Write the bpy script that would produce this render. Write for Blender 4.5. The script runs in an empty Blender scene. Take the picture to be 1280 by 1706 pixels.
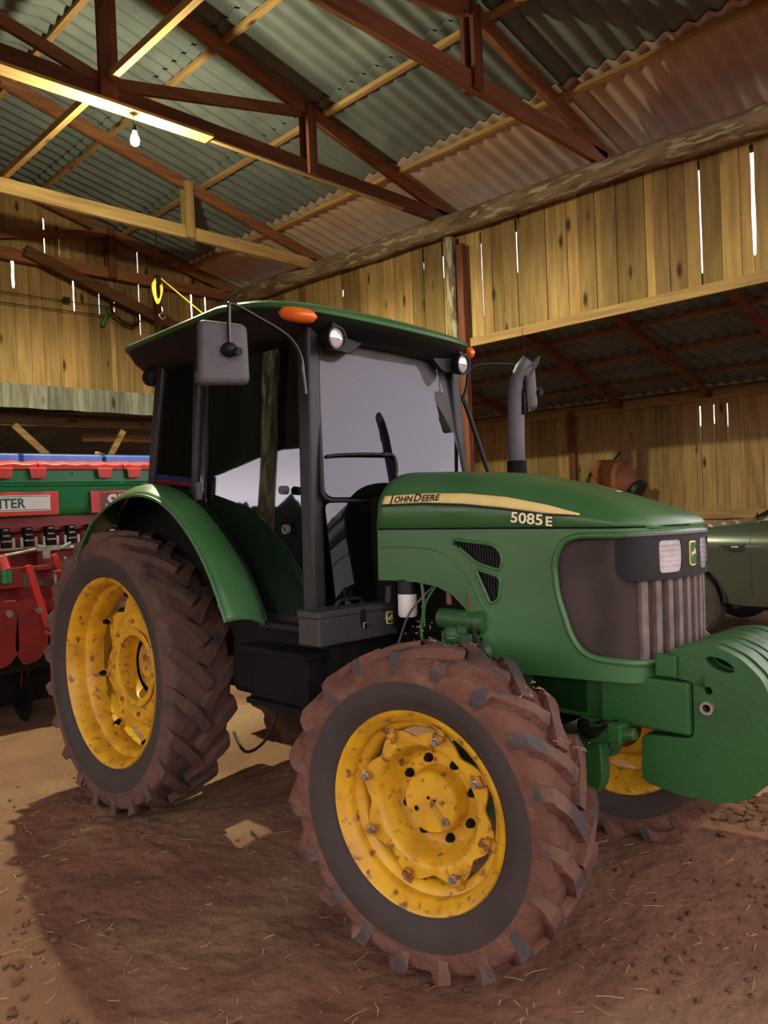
import bpy, math, random
from mathutils import Vector, Matrix, noise
from mathutils.geometry import delaunay_2d_cdt
random.seed(7)
PI = math.pi
S = bpy.context.scene
COL = S.collection

# ------------------------------------------------------------------ camera
def set_camera():
    F = 1260.7; pit, roll, yaw = .0123, .0412, -.77881
    f = Vector((math.sin(yaw)*math.cos(pit), math.cos(yaw)*math.cos(pit), -math.sin(pit)))
    r = Vector((math.cos(yaw), -math.sin(yaw), 0)); d = f.cross(r)
    c, s = math.cos(roll), math.sin(roll)
    r2 = c*r+s*d; d2 = -s*r+c*d
    cam = bpy.data.cameras.new('camera'); o = bpy.data.objects.new('camera', cam); COL.objects.link(o)
    up = -d2; bk = -f
    m = Matrix(((r2.x, up.x, bk.x, 4.0351), (r2.y, up.y, bk.y, -2.6835), (r2.z, up.z, bk.z, 1.6376), (0, 0, 0, 1)))
    o.matrix_world = m
    cam.sensor_fit = 'VERTICAL'; cam.sensor_height = 36; cam.lens = F/1706*36; cam.clip_start = .05; cam.clip_end = 500
    S.camera = o
set_camera()

# ------------------------------------------------------------------ world, light, exposure
SKY = 2.6
w = bpy.data.worlds.new('dusk_sky'); S.world = w; w.use_nodes = True
nt = w.node_tree; nt.nodes.clear()
out = nt.nodes.new('ShaderNodeOutputWorld'); bg = nt.nodes.new('ShaderNodeBackground')
tc = nt.nodes.new('ShaderNodeTexCoord'); sp = nt.nodes.new('ShaderNodeSeparateXYZ'); cr = nt.nodes.new('ShaderNodeValToRGB')
nt.links.new(tc.outputs['Generated'], sp.inputs[0]); nt.links.new(sp.outputs['Z'], cr.inputs[0])
cr.color_ramp.elements[0].position = 0; cr.color_ramp.elements[0].color = (1.7, 1.42, 1.36, 1)
cr.color_ramp.elements[1].position = .75; cr.color_ramp.elements[1].color = (.43, .34, .35, 1)
for ps, c in ((.09, (2.0, 1.72, 1.68, 1)), (.13, (1.35, 1.17, 1.15, 1)), (.2, (.95, .82, .84, 1))): cr.color_ramp.elements.new(ps).color = c
nt.links.new(cr.outputs[0], bg.inputs['Color']); bg.inputs['Strength'].default_value = SKY
nt.links.new(bg.outputs[0], out.inputs[0])
S.view_settings.view_transform = 'Standard'; S.view_settings.look = 'None'
S.view_settings.gamma = 1; S.view_settings.use_curve_mapping = False
S.view_settings.exposure = 0.43
BULB_W = 800
BULB = (-2.17, .66, 4.99)

# ------------------------------------------------------------------ materials
MATS = {}
def mat(name, col, rough=.6, metal=0, col2=None, scale=6, stretch=(1, 1, 1), bump=0, bscale=30, contrast=(.35, .65),
        coat=0, spec=.5, detail=6, vcol=False, third=None, third_scale=3, third_pos=(.55, .7), rough2=None, knots=None):
    if name in MATS: return MATS[name]
    m = bpy.data.materials.new(name); m.use_nodes = True; n = m.node_tree.nodes; L = m.node_tree.links
    b = n['Principled BSDF']; b.inputs['Roughness'].default_value = rough; b.inputs['Metallic'].default_value = metal
    b.inputs['Specular IOR Level'].default_value = spec
    if coat: b.inputs['Coat Weight'].default_value = coat; b.inputs['Coat Roughness'].default_value = .12
    b.inputs['Base Color'].default_value = (*col, 1)
    tcn = n.new('ShaderNodeTexCoord'); mp = n.new('ShaderNodeMapping'); mp.inputs['Scale'].default_value = stretch
    L.new(tcn.outputs['Object'], mp.inputs[0])
    cur = None
    def nz(sc, det=detail):
        t = n.new('ShaderNodeTexNoise'); t.inputs['Scale'].default_value = sc; t.inputs['Detail'].default_value = det
        L.new(mp.outputs[0], t.inputs['Vector']); return t
    def mixc(a, bcol, fac):
        x = n.new('ShaderNodeMix'); x.data_type = 'RGBA'
        if isinstance(a, tuple): x.inputs['A'].default_value = (*a, 1)
        else: L.new(a, x.inputs['A'])
        if isinstance(bcol, tuple): x.inputs['B'].default_value = (*bcol, 1)
        else: L.new(bcol, x.inputs['B'])
        L.new(fac, x.inputs['Factor']); return x.outputs['Result']
    def ramp(src, lo, hi):
        r = n.new('ShaderNodeMapRange'); r.inputs['From Min'].default_value = lo; r.inputs['From Max'].default_value = hi
        L.new(src, r.inputs['Value']); return r.outputs[0]
    if col2:
        f = ramp(nz(scale).outputs['Fac'], *contrast); cur = mixc(col, col2, f)
        if rough2 is not None:
            rr = n.new('ShaderNodeMapRange'); rr.inputs['To Min'].default_value = rough; rr.inputs['To Max'].default_value = rough2
            L.new(f, rr.inputs['Value']); L.new(rr.outputs[0], b.inputs['Roughness'])
    if third:
        f = ramp(nz(third_scale, 8).outputs['Fac'], *third_pos); cur = mixc(cur if cur else col, third, f)
    if knots:
        mk = n.new('ShaderNodeMapping'); mk.inputs['Scale'].default_value = knots; L.new(tcn.outputs['Object'], mk.inputs[0])
        vo = n.new('ShaderNodeTexVoronoi'); vo.inputs['Scale'].default_value = 1; L.new(mk.outputs[0], vo.inputs['Vector'])
        kr = n.new('ShaderNodeMapRange'); kr.inputs['From Min'].default_value = .16; kr.inputs['From Max'].default_value = .06; L.new(vo.outputs['Distance'], kr.inputs['Value'])
        cur = mixc(cur if cur else col, (.05, .025, .012), kr.outputs[0])
    if vcol:
        a = n.new('ShaderNodeAttribute'); a.attribute_name = 'tint'
        x = n.new('ShaderNodeMix'); x.data_type = 'RGBA'; x.blend_type = 'MULTIPLY'; x.inputs['Factor'].default_value = 1
        if cur: L.new(cur, x.inputs['A'])
        else: x.inputs['A'].default_value = (*col, 1)
        L.new(a.outputs['Color'], x.inputs['B']); cur = x.outputs['Result']
    if cur: L.new(cur, b.inputs['Base Color'])
    if bump:
        bt = nz(bscale, 8); bn = n.new('ShaderNodeBump'); bn.inputs['Strength'].default_value = bump; bn.inputs['Distance'].default_value = .02
        L.new(bt.outputs['Fac'], bn.inputs['Height']); L.new(bn.outputs[0], b.inputs['Normal'])
    MATS[name] = m; return m

def wood(name, c1, c2, axis, **k):
    st = {'x': (1, 12, 12), 'y': (12, 1, 12), 'z': (12, 12, 1)}[axis]
    return mat(name, c1, .8, 0, c2, 1.6, st, bump=.3, bscale=4, vcol=True, third=k.get('third', (.12, .065, .03)), third_scale=1.1,
               third_pos=k.get('tp', (.66, .80)), spec=.2, knots={'x': (1.4, 4, 4), 'y': (4, 1.4, 4), 'z': (4, 4, 1.4)}[axis])
PINE_Z = wood('pine_plank_upright', (.36, .225, .088), (.25, .145, .055), 'z')
PINE_X = wood('pine_board_lengthwise', (.40, .25, .10), (.27, .16, .07), 'x')
PINE_Y = wood('pine_board_crosswise', (.40, .27, .12), (.26, .17, .08), 'y')
RED_Y = wood('red_stained_timber_crosswise', (.24, .095, .045), (.15, .055, .028), 'y')
RED_X = wood('red_stained_timber_lengthwise', (.27, .13, .07), (.18, .08, .04), 'x')
RED_Z = wood('red_stained_timber_upright', (.17, .055, .03), (.10, .035, .02), 'z')
GREYW = wood('weathered_grey_board', (.20, .19, .16), (.10, .095, .08), 'z', third=(.03, .03, .025))
BARK = mat('bark_stripped_log', (.25, .17, .11), .9, 0, (.09, .055, .035), 2.2, (1, 5, 5), bump=.9, bscale=5, third=(.36, .29, .20), third_scale=4, third_pos=(.55, .62))
BARKV = mat('bark_stripped_pole', (.25, .2, .10), .9, 0, (.07, .045, .03), 2.5, (5, 5, 1), bump=.9, bscale=5, third=(.36, .32, .22), third_scale=4, third_pos=(.5, .58))
SHEET = mat('fibre_cement_roof_sheet', (.135, .15, .145), .85, 0, (.10, .115, .112), 2.5, bump=.15, bscale=60, third=(.175, .19, .18), third_scale=1.3)
SHEETR = mat('red_dusted_sheet_painted_light', (.46, .34, .27), .85, 0, (.38, .26, .20), 2.5, bump=.15, bscale=60, third=(.48, .40, .33), third_scale=1.3)  # reddish dust tint, with the brighter light on the eave row painted in
DIRT = mat('red_dirt_floor', (.205, .108, .068), .97, 0, (.145, .072, .046), 1.6, bump=1.0, bscale=14, third=(.27, .175, .105), third_scale=.9, third_pos=(.5, .68), spec=.1, detail=12)
CLOD = mat('dirt_clod', (.16, .085, .055), 1, 0, (.10, .055, .035), 9, bump=.6, bscale=30, spec=.05)
STRAW = mat('straw', (.50, .38, .22), .9, 0, (.32, .22, .12), 5, spec=.1)
GREEN = mat('tractor_green_paint', (.040, .135, .040), .28, 0, (.055, .165, .058), 3, third=(.10, .14, .075), third_scale=1.7, third_pos=(.60, .85), spec=.5, rough2=.42, bump=.04, bscale=60)
GREEND = mat('dull_green_paint', (.020, .115, .028), .5, 0, (.028, .10, .03), 4, third=(.06, .085, .045), third_scale=5, third_pos=(.60, .8), bump=.05, bscale=40)
GREENW = mat('weight_green_paint', (.020, .115, .026), .42, 0, (.02, .085, .022), 3, third=(.10, .05, .03), third_scale=6, third_pos=(.68, .75), bump=.08, bscale=40)
YEL = mat('wheel_yellow_paint', (.70, .40, .014), .45, 0, (.52, .27, .014), 9, third=(.20, .085, .025), third_scale=26, third_pos=(.57, .68), bump=.12, bscale=40)
YELR = mat('rusty_yellow_paint', (.62, .34, .02), .6, 0, (.36, .16, .02), 14, third=(.16, .06, .025), third_scale=20, third_pos=(.52, .62), bump=.3, bscale=50)
DECAL = mat('yellow_stripe', (.95, .78, .32), .45, 0, (.88, .70, .26), 8)
CREAM = mat('cream_lettering', (.95, .88, .55), .5)
INK = mat('black_lettering', (.012, .012, .012), .5)
RUB = mat('tyre_rubber', (.042, .033, .030), .75, 0, (.055, .042, .036), 5, bump=.1, bscale=60, spec=.3)
RUBL = mat('lug_rubber', (.060, .052, .055), .55, 0, (.085, .055, .045), 9, bump=.3, bscale=40, contrast=(.45, .55), third=(.15, .075, .052), third_scale=9, third_pos=(.47, .55), spec=.4)
MUD = mat('dried_red_mud', (.165, .082, .058), .95, 0, (.11, .054, .040), 6, bump=1.0, bscale=22, third=(.21, .115, .08), third_scale=7, spec=.1)
MUDR = mat('dark_muddy_rubber', (.085, .052, .041), .85, 0, (.13, .068, .048), 5, bump=.6, bscale=20, third=(.04, .034, .032), third_scale=6, spec=.3)
BLK = mat('black_plastic', (.008, .009, .009), .5, 0, (.012, .012, .012), 6, spec=.3)
BLKG = mat('black_gloss_paint', (.008, .008, .009), .28, 0, spec=.5)
PILLAR = mat('dusty_black_pillar', (.014, .014, .015), .5, 0, (.030, .027, .026), 7, contrast=(.5, .8))
TOOLB = mat('scuffed_black_toolbox', (.040, .039, .041), .5, 0, (.03, .03, .03), 30, bump=.1, bscale=120)
GREYP = mat('grey_plastic', (.115, .11, .12), .6, 0, (.095, .09, .098), 60, bump=.1, bscale=150)
DARK = mat('oily_dark_iron', (.004, .004, .004), .75, 0, (.008, .007, .006), 7, spec=.15)
GRIL = mat('dusty_grille_mesh', (.065, .046, .040), .75, 0, (.046, .036, .033), 8, third=(.085, .062, .052), third_scale=2.5, spec=.25)
RIB = mat('dusty_grille_rib', (.20, .155, .135), .7, 0, (.12, .09, .08), 12)
STEEL = mat('worn_steel', (.42, .40, .37), .42, .8, (.25, .2, .16), 12)
CHROME = mat('bright_steel', (.75, .75, .75), .2, 1)
ORANGE = mat('orange_lens', (.95, .20, .01), .25, 0, (.8, .13, .01), 18, spec=.6, coat=.6)
LENS = mat('clear_lamp_lens', (.72, .70, .72), .12, .25, (.55, .50, .48), 12, spec=.8, coat=.8)
REFL = mat('lamp_reflector', (.8, .78, .76), .15, .9)
PRED = mat('planter_red_paint', (.24, .014, .010), .42, 0, (.15, .010, .009), 4, third=(.10, .025, .02), third_scale=5, third_pos=(.62, .75))
PREDL = mat('red_plastic_lid', (.60, .035, .02), .4, 0, (.5, .03, .02), 4)
PGRN = mat('planter_green_hopper', (.006, .19, .055), .38, 0, (.006, .15, .045), 2)
PBLU = mat('blue_plastic_lid', (.03, .10, .42), .5, 0, (.06, .14, .5), 7)
WHITE = mat('white_label', (.70, .72, .68), .5)
TEAL = mat('dark_green_lettering', (.01, .09, .05), .5)
TRUCK = mat('dark_green_truck_paint', (.060, .072, .058), .28, .35, (.072, .08, .06), 3, coat=.5, third=(.08, .06, .045), third_scale=3, third_pos=(.6, .9))
ROPE = mat('yellow_rope', (.55, .42, .05), .8)
RUST = mat('rusty_orange_steel', (.34, .10, .025), .7, 0, (.16, .06, .03), 4)
SEATM = mat('seat_fabric', (.03, .03, .03), .9)
LEAF = mat('dark_tree_foliage', (.012, .022, .010), 1, 0, (.006, .012, .006), 2)
GRASS = mat('outside_earth', (.12, .09, .045), 1, 0, (.07, .075, .03), .6)
DUSTY = mat('wiped_film', (.5, .5, .5), .4)
BLKG.node_tree.nodes['Principled BSDF'].inputs['Coat Weight'].default_value = .3

def glass(name, tint, refl, thru, rough=.02, dust=None):
    """window film: a dark see-through sheet with a mirror-like face"""
    m = bpy.data.materials.new(name); m.use_nodes = True; n = m.node_tree.nodes; L = m.node_tree.links; n.clear()
    o = n.new('ShaderNodeOutputMaterial'); tr = n.new('ShaderNodeBsdfTransparent'); tr.inputs[0].default_value = (thru, thru, thru, 1)
    di = n.new('ShaderNodeBsdfDiffuse'); di.inputs[0].default_value = (*tint, 1)
    gl = n.new('ShaderNodeBsdfGlossy'); gl.inputs['Roughness'].default_value = rough; gl.inputs[0].default_value = (.86, .88, 1, 1)
    a = n.new('ShaderNodeAddShader'); L.new(tr.outputs[0], a.inputs[0]); L.new(di.outputs[0], a.inputs[1])
    mx = n.new('ShaderNodeMixShader'); L.new(a.outputs[0], mx.inputs[1]); L.new(gl.outputs[0], mx.inputs[2])
    fr = n.new('ShaderNodeLayerWeight'); fr.inputs[0].default_value = .35
    mr = n.new('ShaderNodeMapRange'); mr.inputs['To Min'].default_value = refl; mr.inputs['To Max'].default_value = min(1, refl*2.2)
    L.new(fr.outputs['Fresnel'], mr.inputs['Value']); L.new(mr.outputs[0], mx.inputs[0])
    if dust:
        # dusty outside the arc swept by the wiper (object space y,z of the pane)
        tcn = n.new('ShaderNodeTexCoord'); vs = n.new('ShaderNodeVectorMath'); vs.operation = 'SUBTRACT'
        vs.inputs[1].default_value = (0, dust[0], dust[1]); sc = n.new('ShaderNodeVectorMath'); sc.operation = 'MULTIPLY'; sc.inputs[1].default_value = (0, 1, 1)
        ln = n.new('ShaderNodeVectorMath'); ln.operation = 'LENGTH'
        L.new(tcn.outputs['Object'], vs.inputs[0]); L.new(vs.outputs[0], sc.inputs[0]); L.new(sc.outputs[0], ln.inputs[0])
        st = n.new('ShaderNodeMapRange'); st.inputs['From Min'].default_value = dust[2]-.006; st.inputs['From Max'].default_value = dust[2]+.006
        L.new(ln.outputs['Value'], st.inputs['Value'])
        dd = n.new('ShaderNodeBsdfDiffuse'); dd.inputs[0].default_value = (.22, .22, .23, 1)
        nzt = n.new('ShaderNodeTexNoise'); nzt.inputs['Scale'].default_value = 3; nzt.inputs['Detail'].default_value = 8
        L.new(tcn.outputs['Object'], nzt.inputs['Vector'])
        ml = n.new('ShaderNodeMath'); ml.operation = 'MULTIPLY'; L.new(st.outputs[0], ml.inputs[0]); L.new(nzt.outputs['Fac'], ml.inputs[1])
        m2 = n.new('ShaderNodeMixShader'); L.new(ml.outputs[0], m2.inputs[0]); L.new(mx.outputs[0], m2.inputs[1]); L.new(dd.outputs[0], m2.inputs[2])
        L.new(m2.outputs[0], o.inputs[0])
    else: L.new(mx.outputs[0], o.inputs[0])
    return m
SIDEGL = glass('black_tinted_glass', (.002, .0025, .002), .085, .02)
FRONTGL = glass('reflective_windshield_glass', (.004, .004, .004), .085, .10, dust=(-.01, 1.76, .52))
WINGL = glass('truck_glass', (.002, .002, .002), .2, .1)

def emis(name, col, st):
    m = bpy.data.materials.new(name); m.use_nodes = True; b = m.node_tree.nodes['Principled BSDF']
    b.inputs['Base Color'].default_value = (*col, 1); b.inputs['Emission Color'].default_value = (*col, 1); b.inputs['Emission Strength'].default_value = st
    return m

# ------------------------------------------------------------------ mesh builder
def prof_smooth(pts, n=4, closed=False):
    """Catmull-Rom through pts"""
    P = [Vector(p) for p in pts]; out = []; N = len(P)
    rng = range(N if closed else N-1)
    for i in rng:
        if closed: p0, p1, p2, p3 = P[i-1], P[i], P[(i+1) % N], P[(i+2) % N]
        else: p0, p1, p2, p3 = P[max(i-1, 0)], P[i], P[i+1], P[min(i+2, N-1)]
        for k in range(n):
            t = k/n
            out.append(.5*((2*p1)+(p2-p0)*t+(2*p0-5*p1+4*p2-p3)*t*t+(3*p1-p0-3*p2+p3)*t**3))
    if not closed: out.append(P[-1])
    return out

def inside(pt, poly):
    x, y = pt; c = False; n = len(poly)
    for i in range(n):
        x1, y1 = poly[i][0], poly[i][1]; x2, y2 = poly[i-1][0], poly[i-1][1]
        if (y1 > y) != (y2 > y) and x < (x2-x1)*(y-y1)/(y2-y1+1e-12)+x1: c = not c
    return c

class MB:
    def __init__(s): s.v = []; s.f = []; s.m = []; s.t = []; s.tint = (1, 1, 1)
    def add(s, vs, fs, mi=0):
        b = len(s.v); s.v += [tuple(v) for v in vs]
        for f in fs: s.f.append(tuple(b+i for i in f)); s.m.append(mi); s.t.append(s.tint)
        return s
    def box(s, c, d, mi=0, rot=None):
        vs = []
        for sx in (-1, 1):
            for sy in (-1, 1):
                for sz in (-1, 1):
                    v = Vector((sx*d[0]/2, sy*d[1]/2, sz*d[2]/2))
                    if rot: v = rot @ v
                    vs.append(v+Vector(c))
        return s.add(vs, [(0, 1, 3, 2), (4, 6, 7, 5), (0, 4, 5, 1), (2, 3, 7, 6), (0, 2, 6, 4), (1, 5, 7, 3)], mi)
    def beam(s, a, b, wd, ht, mi=0, up=(0, 0, 1)):
        """rectangular bar from a to b; wd across, ht along 'up'"""
        a, b = Vector(a), Vector(b); d = (b-a); L = d.length; d.normalize(); u = Vector(up)
        sd = d.cross(u); sd.normalize(); u = sd.cross(d)
        vs = [p+sd*x*wd/2+u*y*ht/2 for p in (a, b) for x in (-1, 1) for y in (-1, 1)]
        return s.add(vs, [(0, 2, 3, 1), (4, 5, 7, 6), (0, 1, 5, 4), (2, 6, 7, 3), (0, 4, 6, 2), (1, 3, 7, 5)], mi)
    def tube(s, pts, r, n=10, mi=0, cap=True, closed=False):
        P = [Vector(p) for p in pts]; N = len(P); rr = r if isinstance(r, (list, tuple)) else [r]*N
        rings = []; up = None
        for i, p in enumerate(P):
            if closed: d = P[(i+1) % N]-P[i-1]
            else: d = P[min(i+1, N-1)]-P[max(i-1, 0)]
            d.normalize()
            if up is None: up = Vector((0, 0, 1)) if abs(d.z) < .9 else Vector((1, 0, 0))
            up = (up-d*up.dot(d)); up.normalize(); sd = d.cross(up)
            rings.append([p+(up*math.cos(2*PI*k/n)+sd*math.sin(2*PI*k/n))*rr[i] for k in range(n)])
        vs = [v for g in rings for v in g]; fs = []
        for i in range(N if closed else N-1):
            j = (i+1) % N
            for k in range(n): fs.append((i*n+k, i*n+(k+1) % n, j*n+(k+1) % n, j*n+k))
        if cap and not closed: fs.append(tuple(range(n))[::-1]); fs.append(tuple((N-1)*n+k for k in range(n)))
        return s.add(vs, fs, mi)
    def lathe(s, prof, n=48, c=(0, 0, 0), axis='y', mi=0, close=False, mis=None, a0=0, a1=2*PI):
        """prof: (radius, along axis)"""
        full = abs(a1-a0-2*PI) < 1e-6; cnt = n if full else n+1; vs = []; c = Vector(c)
        for k in range(cnt):
            a = a0+(a1-a0)*k/n; ca, sa = math.cos(a), math.sin(a)
            for r, h in prof:
                vs.append(c+Vector({'y': (r*ca, h, r*sa), 'z': (r*ca, r*sa, h), 'x': (h, r*ca, r*sa)}[axis]))
        M = len(prof)
        fs = []; ms = []
        for k in range(n):
            k2 = (k+1) % cnt
            for i in range(M if close else M-1):
                j = (i+1) % M; fs.append((k*M+i, k*M+j, k2*M+j, k2*M+i)); ms.append(mis[i] if mis else mi)
        b = len(s.v); s.v += [tuple(v) for v in vs]
        for f, q in zip(fs, ms): s.f.append(tuple(b+i for i in f)); s.m.append(q); s.t.append(s.tint)
        return s
    def prism(s, poly, h0, h1, axis='y', mi=0, fn=None):
        """extrude polygon; axis y: poly is (x,z); axis z: (x,y); axis x: (y,z)"""
        def P(p, h): return {'y': (p[0], h, p[1]), 'z': (p[0], p[1], h), 'x': (h, p[0], p[1])}[axis]
        n = len(poly); vs = [P(p, h0) for p in poly]+[P(p, h1) for p in poly]
        if fn: vs = [fn(v) for v in vs]
        fs = [tuple(range(n)), tuple(range(2*n-1, n-1, -1))]+[(i, (i+1) % n, n+(i+1) % n, n+i) for i in range(n)]
        return s.add(vs, fs, mi)
    def sheet(s, outer, holes, step, fn, th, mi=0):
        """a sheet cut from outline 'outer' with 'holes' in (u,v), laid on fn(u,v,depth); depth 0 = face, th = back"""
        pts = []; edges = []
        def loop(poly):
            q = []
            for i, p in enumerate(poly):
                a = Vector(p); b = Vector(poly[(i+1) % len(poly)]); k = max(1, int((b-a).length/step))
                for j in range(k): q.append(a.lerp(b, j/k))
            b0 = len(pts); pts.extend(q)
            for i in range(len(q)): edges.append((b0+i, b0+(i+1) % len(q)))
            return q
        loops = [loop(outer)]+[loop(h) for h in holes]
        xs = [p[0] for p in outer]; ys = [p[1] for p in outer]
        bnd = list(pts)
        x = min(xs)+step*.5
        while x < max(xs):
            y = min(ys)+step*.5
            while y < max(ys):
                if inside((x, y), outer) and not any(inside((x, y), h) for h in holes):
                    pts.append(Vector((x, y)))
                y += step
            x += step
        v, e, f, *_ = delaunay_2d_cdt([Vector((p[0], p[1])) for p in pts], edges, [], 0, 1e-6)
        keep = []
        for t in f:
            c = sum((v[i] for i in t), Vector((0, 0)))/len(t)
            if inside(c, outer) and not any(inside(c, h) for h in holes): keep.append(tuple(t))
        front = [fn(p[0], p[1], 0) for p in v]; back = [fn(p[0], p[1], th) for p in v]; n = len(v)
        fs = list(keep)+[tuple(i+n for i in t[::-1]) for t in keep]
        ec = {}
        for t in keep:
            for i in range(len(t)):
                a, b = t[i], t[(i+1) % len(t)]; ec[(a, b)] = 1
        for (a, b) in ec:
            if (b, a) not in ec: fs.append((b, a, a+n, b+n))
        return s.add(front+back, fs, mi)
    def ball(s, c, r, n=12, mi=0, sc=(1, 1, 1)):
        prof = [(max(1e-5, r*math.sin(PI*i/n)), -r*math.cos(PI*i/n)) for i in range(n+1)]
        b = len(s.v); s.lathe(prof, n*2, (0, 0, 0), 'z', mi)
        s.v[b:] = [(x*sc[0]+c[0], y*sc[1]+c[1], z*sc[2]+c[2]) for x, y, z in s.v[b:]]
        return s
    def build(s, name, mats, parent=None, smooth=35, bevel=0, loc=None):
        me = bpy.data.meshes.new(name); me.from_pydata(s.v, [], s.f); me.update()
        mats = mats if isinstance(mats, (list, tuple)) else [mats]
        for m in mats: me.materials.append(m)
        me.polygons.foreach_set('material_index', s.m)
        if any(m.name in TINTED for m in mats):
            at = me.color_attributes.new('tint', 'FLOAT_COLOR', 'CORNER'); k = 0
            for p in me.polygons:
                c = (*s.t[p.index], 1)
                for li in p.loop_indices: at.data[li].color = c
        import bmesh
        bm = bmesh.new(); bm.from_mesh(me); bmesh.ops.recalc_face_normals(bm, faces=bm.faces); bm.to_mesh(me); bm.free()
        if smooth:
            me.shade_smooth(); me.set_sharp_from_angle(angle=math.radians(smooth))
        o = bpy.data.objects.new(name, me); COL.objects.link(o)
        if parent: o.parent = parent
        if loc: o.location = loc
        if bevel:
            b = o.modifiers.new('bevel', 'BEVEL'); b.width = bevel; b.segments = 2; b.limit_method = 'ANGLE'; b.angle_limit = math.radians(40); b.harden_normals = False
        return o
TINTED = {m.name for m in (PINE_Z, PINE_X, PINE_Y, RED_Y, RED_X, RED_Z, GREYW)}
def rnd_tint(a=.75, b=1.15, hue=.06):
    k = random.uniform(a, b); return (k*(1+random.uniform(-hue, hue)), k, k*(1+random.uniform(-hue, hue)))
def tag(o, label=None, cat=None, group=None, kind=None):
    if label: o['label'] = label
    if cat: o['category'] = cat
    if group: o['group'] = group
    if kind: o['kind'] = kind
    return o
def empty(name, loc=(0, 0, 0), rot=(0, 0, 0)):
    o = bpy.data.objects.new(name, None); COL.objects.link(o); o.location = loc; o.rotation_euler = rot; o.empty_display_size = .2
    return o
def text(name, body, size, fn, m, parent, offset=0.0, extrude=0, spacing=1.0, shear=0):
    cu = bpy.data.curves.new(name, 'FONT'); cu.body = body; cu.size = size; cu.offset = offset; cu.extrude = extrude; cu.space_character = spacing; cu.shear = shear
    cu.resolution_u = 3
    tmp = bpy.data.objects.new('tmp', cu); me0 = tmp.to_mesh(); me = bpy.data.meshes.new(name)
    me.from_pydata([fn(v.co.x, v.co.y) for v in me0.vertices], [], [tuple(p.vertices) for p in me0.polygons])
    tmp.to_mesh_clear(); bpy.data.objects.remove(tmp); me.materials.append(m); me.update()
    o = bpy.data.objects.new(name, me); COL.objects.link(o); o.parent = parent
    return o
def dup(o, parent=None, loc=None):
    c = o.copy(); COL.objects.link(c); c.parent = parent
    if loc: c.location = loc
    for ch in list(o.children): dup(ch, c)
    return c

# ================================================================== SETTING
RY = .45                                  # ridge
def Zr(y): return 6.512-.24*abs(y-RY)     # rafter line of the main roof
XW = 2.45
XF, XB = 5.0, -7.1                        # open front end, boarded gable end
def struct(o): o['kind'] = 'structure'; return o

# --- ground
def gz(x, y):
    p = Vector((x, y, 0))
    z = .030*noise.noise(p*.9)+.016*noise.noise(p*3.1)+.007*noise.noise(p*9)+.004*noise.noise(p*24)
    r = noise.noise(p*1.7+Vector((5, 2, 0)))
    if r > .25: z += .022*(r-.25)*abs(noise.noise(p*14))*4
    return z-.006
def ground():
    m = MB()
    def axis(a, b, near0, near1, fine, coarse):
        xs = [a]; 
        while xs[-1] < b:
            x = xs[-1]; d = 0 if near0 <= x <= near1 else min(abs(x-near0), abs(x-near1))
            xs.append(x+fine+d*coarse)
        return xs
    X = axis(-60, 60, -3, 4.2, .03, .25); Y = axis(-60, 60, -3, 2.5, .03, .25)
    for x in X:
        for y in Y: m.v.append((x, y, gz(x, y) if abs(x) < 12 and abs(y) < 12 else 0))
    n = len(Y)
    for i in range(len(X)-1):
        for j in range(n-1):
            m.f.append((i*n+j, (i+1)*n+j, (i+1)*n+j+1, i*n+j+1)); m.m.append(0); m.t.append((1, 1, 1))
    return struct(m.build('floor', DIRT, smooth=180))
ground()

# --- corrugated sheets: rows along x, laid up the slope, each lapping the one below
def corrugated(name, x0, x1, rows, zf, mats, pitch=.19, amp=.024, lap=.035):
    m = MB(); seg = 10; N = int((x1-x0)/pitch*seg)
    for (ya, yb, mi) in rows:            # ya the lower (eave) end
        vs = []
        for i in range(N+1):
            x = x0+i*(x1-x0)/N; wv = amp*math.sin(2*PI*(x-x0)/pitch)
            for (y, lift) in ((ya, lap), (yb, 0)):
                for t in (0, .007): vs.append((x, y, zf(y)+lift+wv+t))
        fs = []
        for i in range(N):
            a, b = i*4, i*4+4
            fs += [(a, a+2, b+2, b), (a+1, b+1, b+3, a+3), (a, b, b+1, a+1), (a+2, a+3, b+3, b+2)]
        m.add(vs, fs, mi)
    return struct(m.build(name, mats, smooth=60))
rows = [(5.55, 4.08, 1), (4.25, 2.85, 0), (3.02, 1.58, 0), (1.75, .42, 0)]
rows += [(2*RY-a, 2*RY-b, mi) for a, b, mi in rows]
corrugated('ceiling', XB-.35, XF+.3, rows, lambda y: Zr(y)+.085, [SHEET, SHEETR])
# lean-to roof beyond the right wall
def Zl(y): return 4.42-.14*y
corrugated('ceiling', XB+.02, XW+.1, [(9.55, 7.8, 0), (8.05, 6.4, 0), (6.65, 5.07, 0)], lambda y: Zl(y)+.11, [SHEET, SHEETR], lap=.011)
# annex roof behind the gable
def annex():
    m = MB(); 
    N = 320
    vs = []; fs = []
    for i in range(N+1):
        y = -4+i*10/N; wv = .024*math.sin(2*PI*y/.19)
        for x, z in ((-7.15, 3.45), (-12, 2.7)):
            vs += [(x, y, z+wv), (x, y, z+wv+.007)]
    for i in range(N):
        a, b = i*4, i*4+4
        fs += [(a, b, b+2, a+2), (a+1, a+3, b+3, b+1)]
    m.add(vs, fs)
    struct(m.build('ceiling', [SHEET], smooth=60))
annex()

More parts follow.
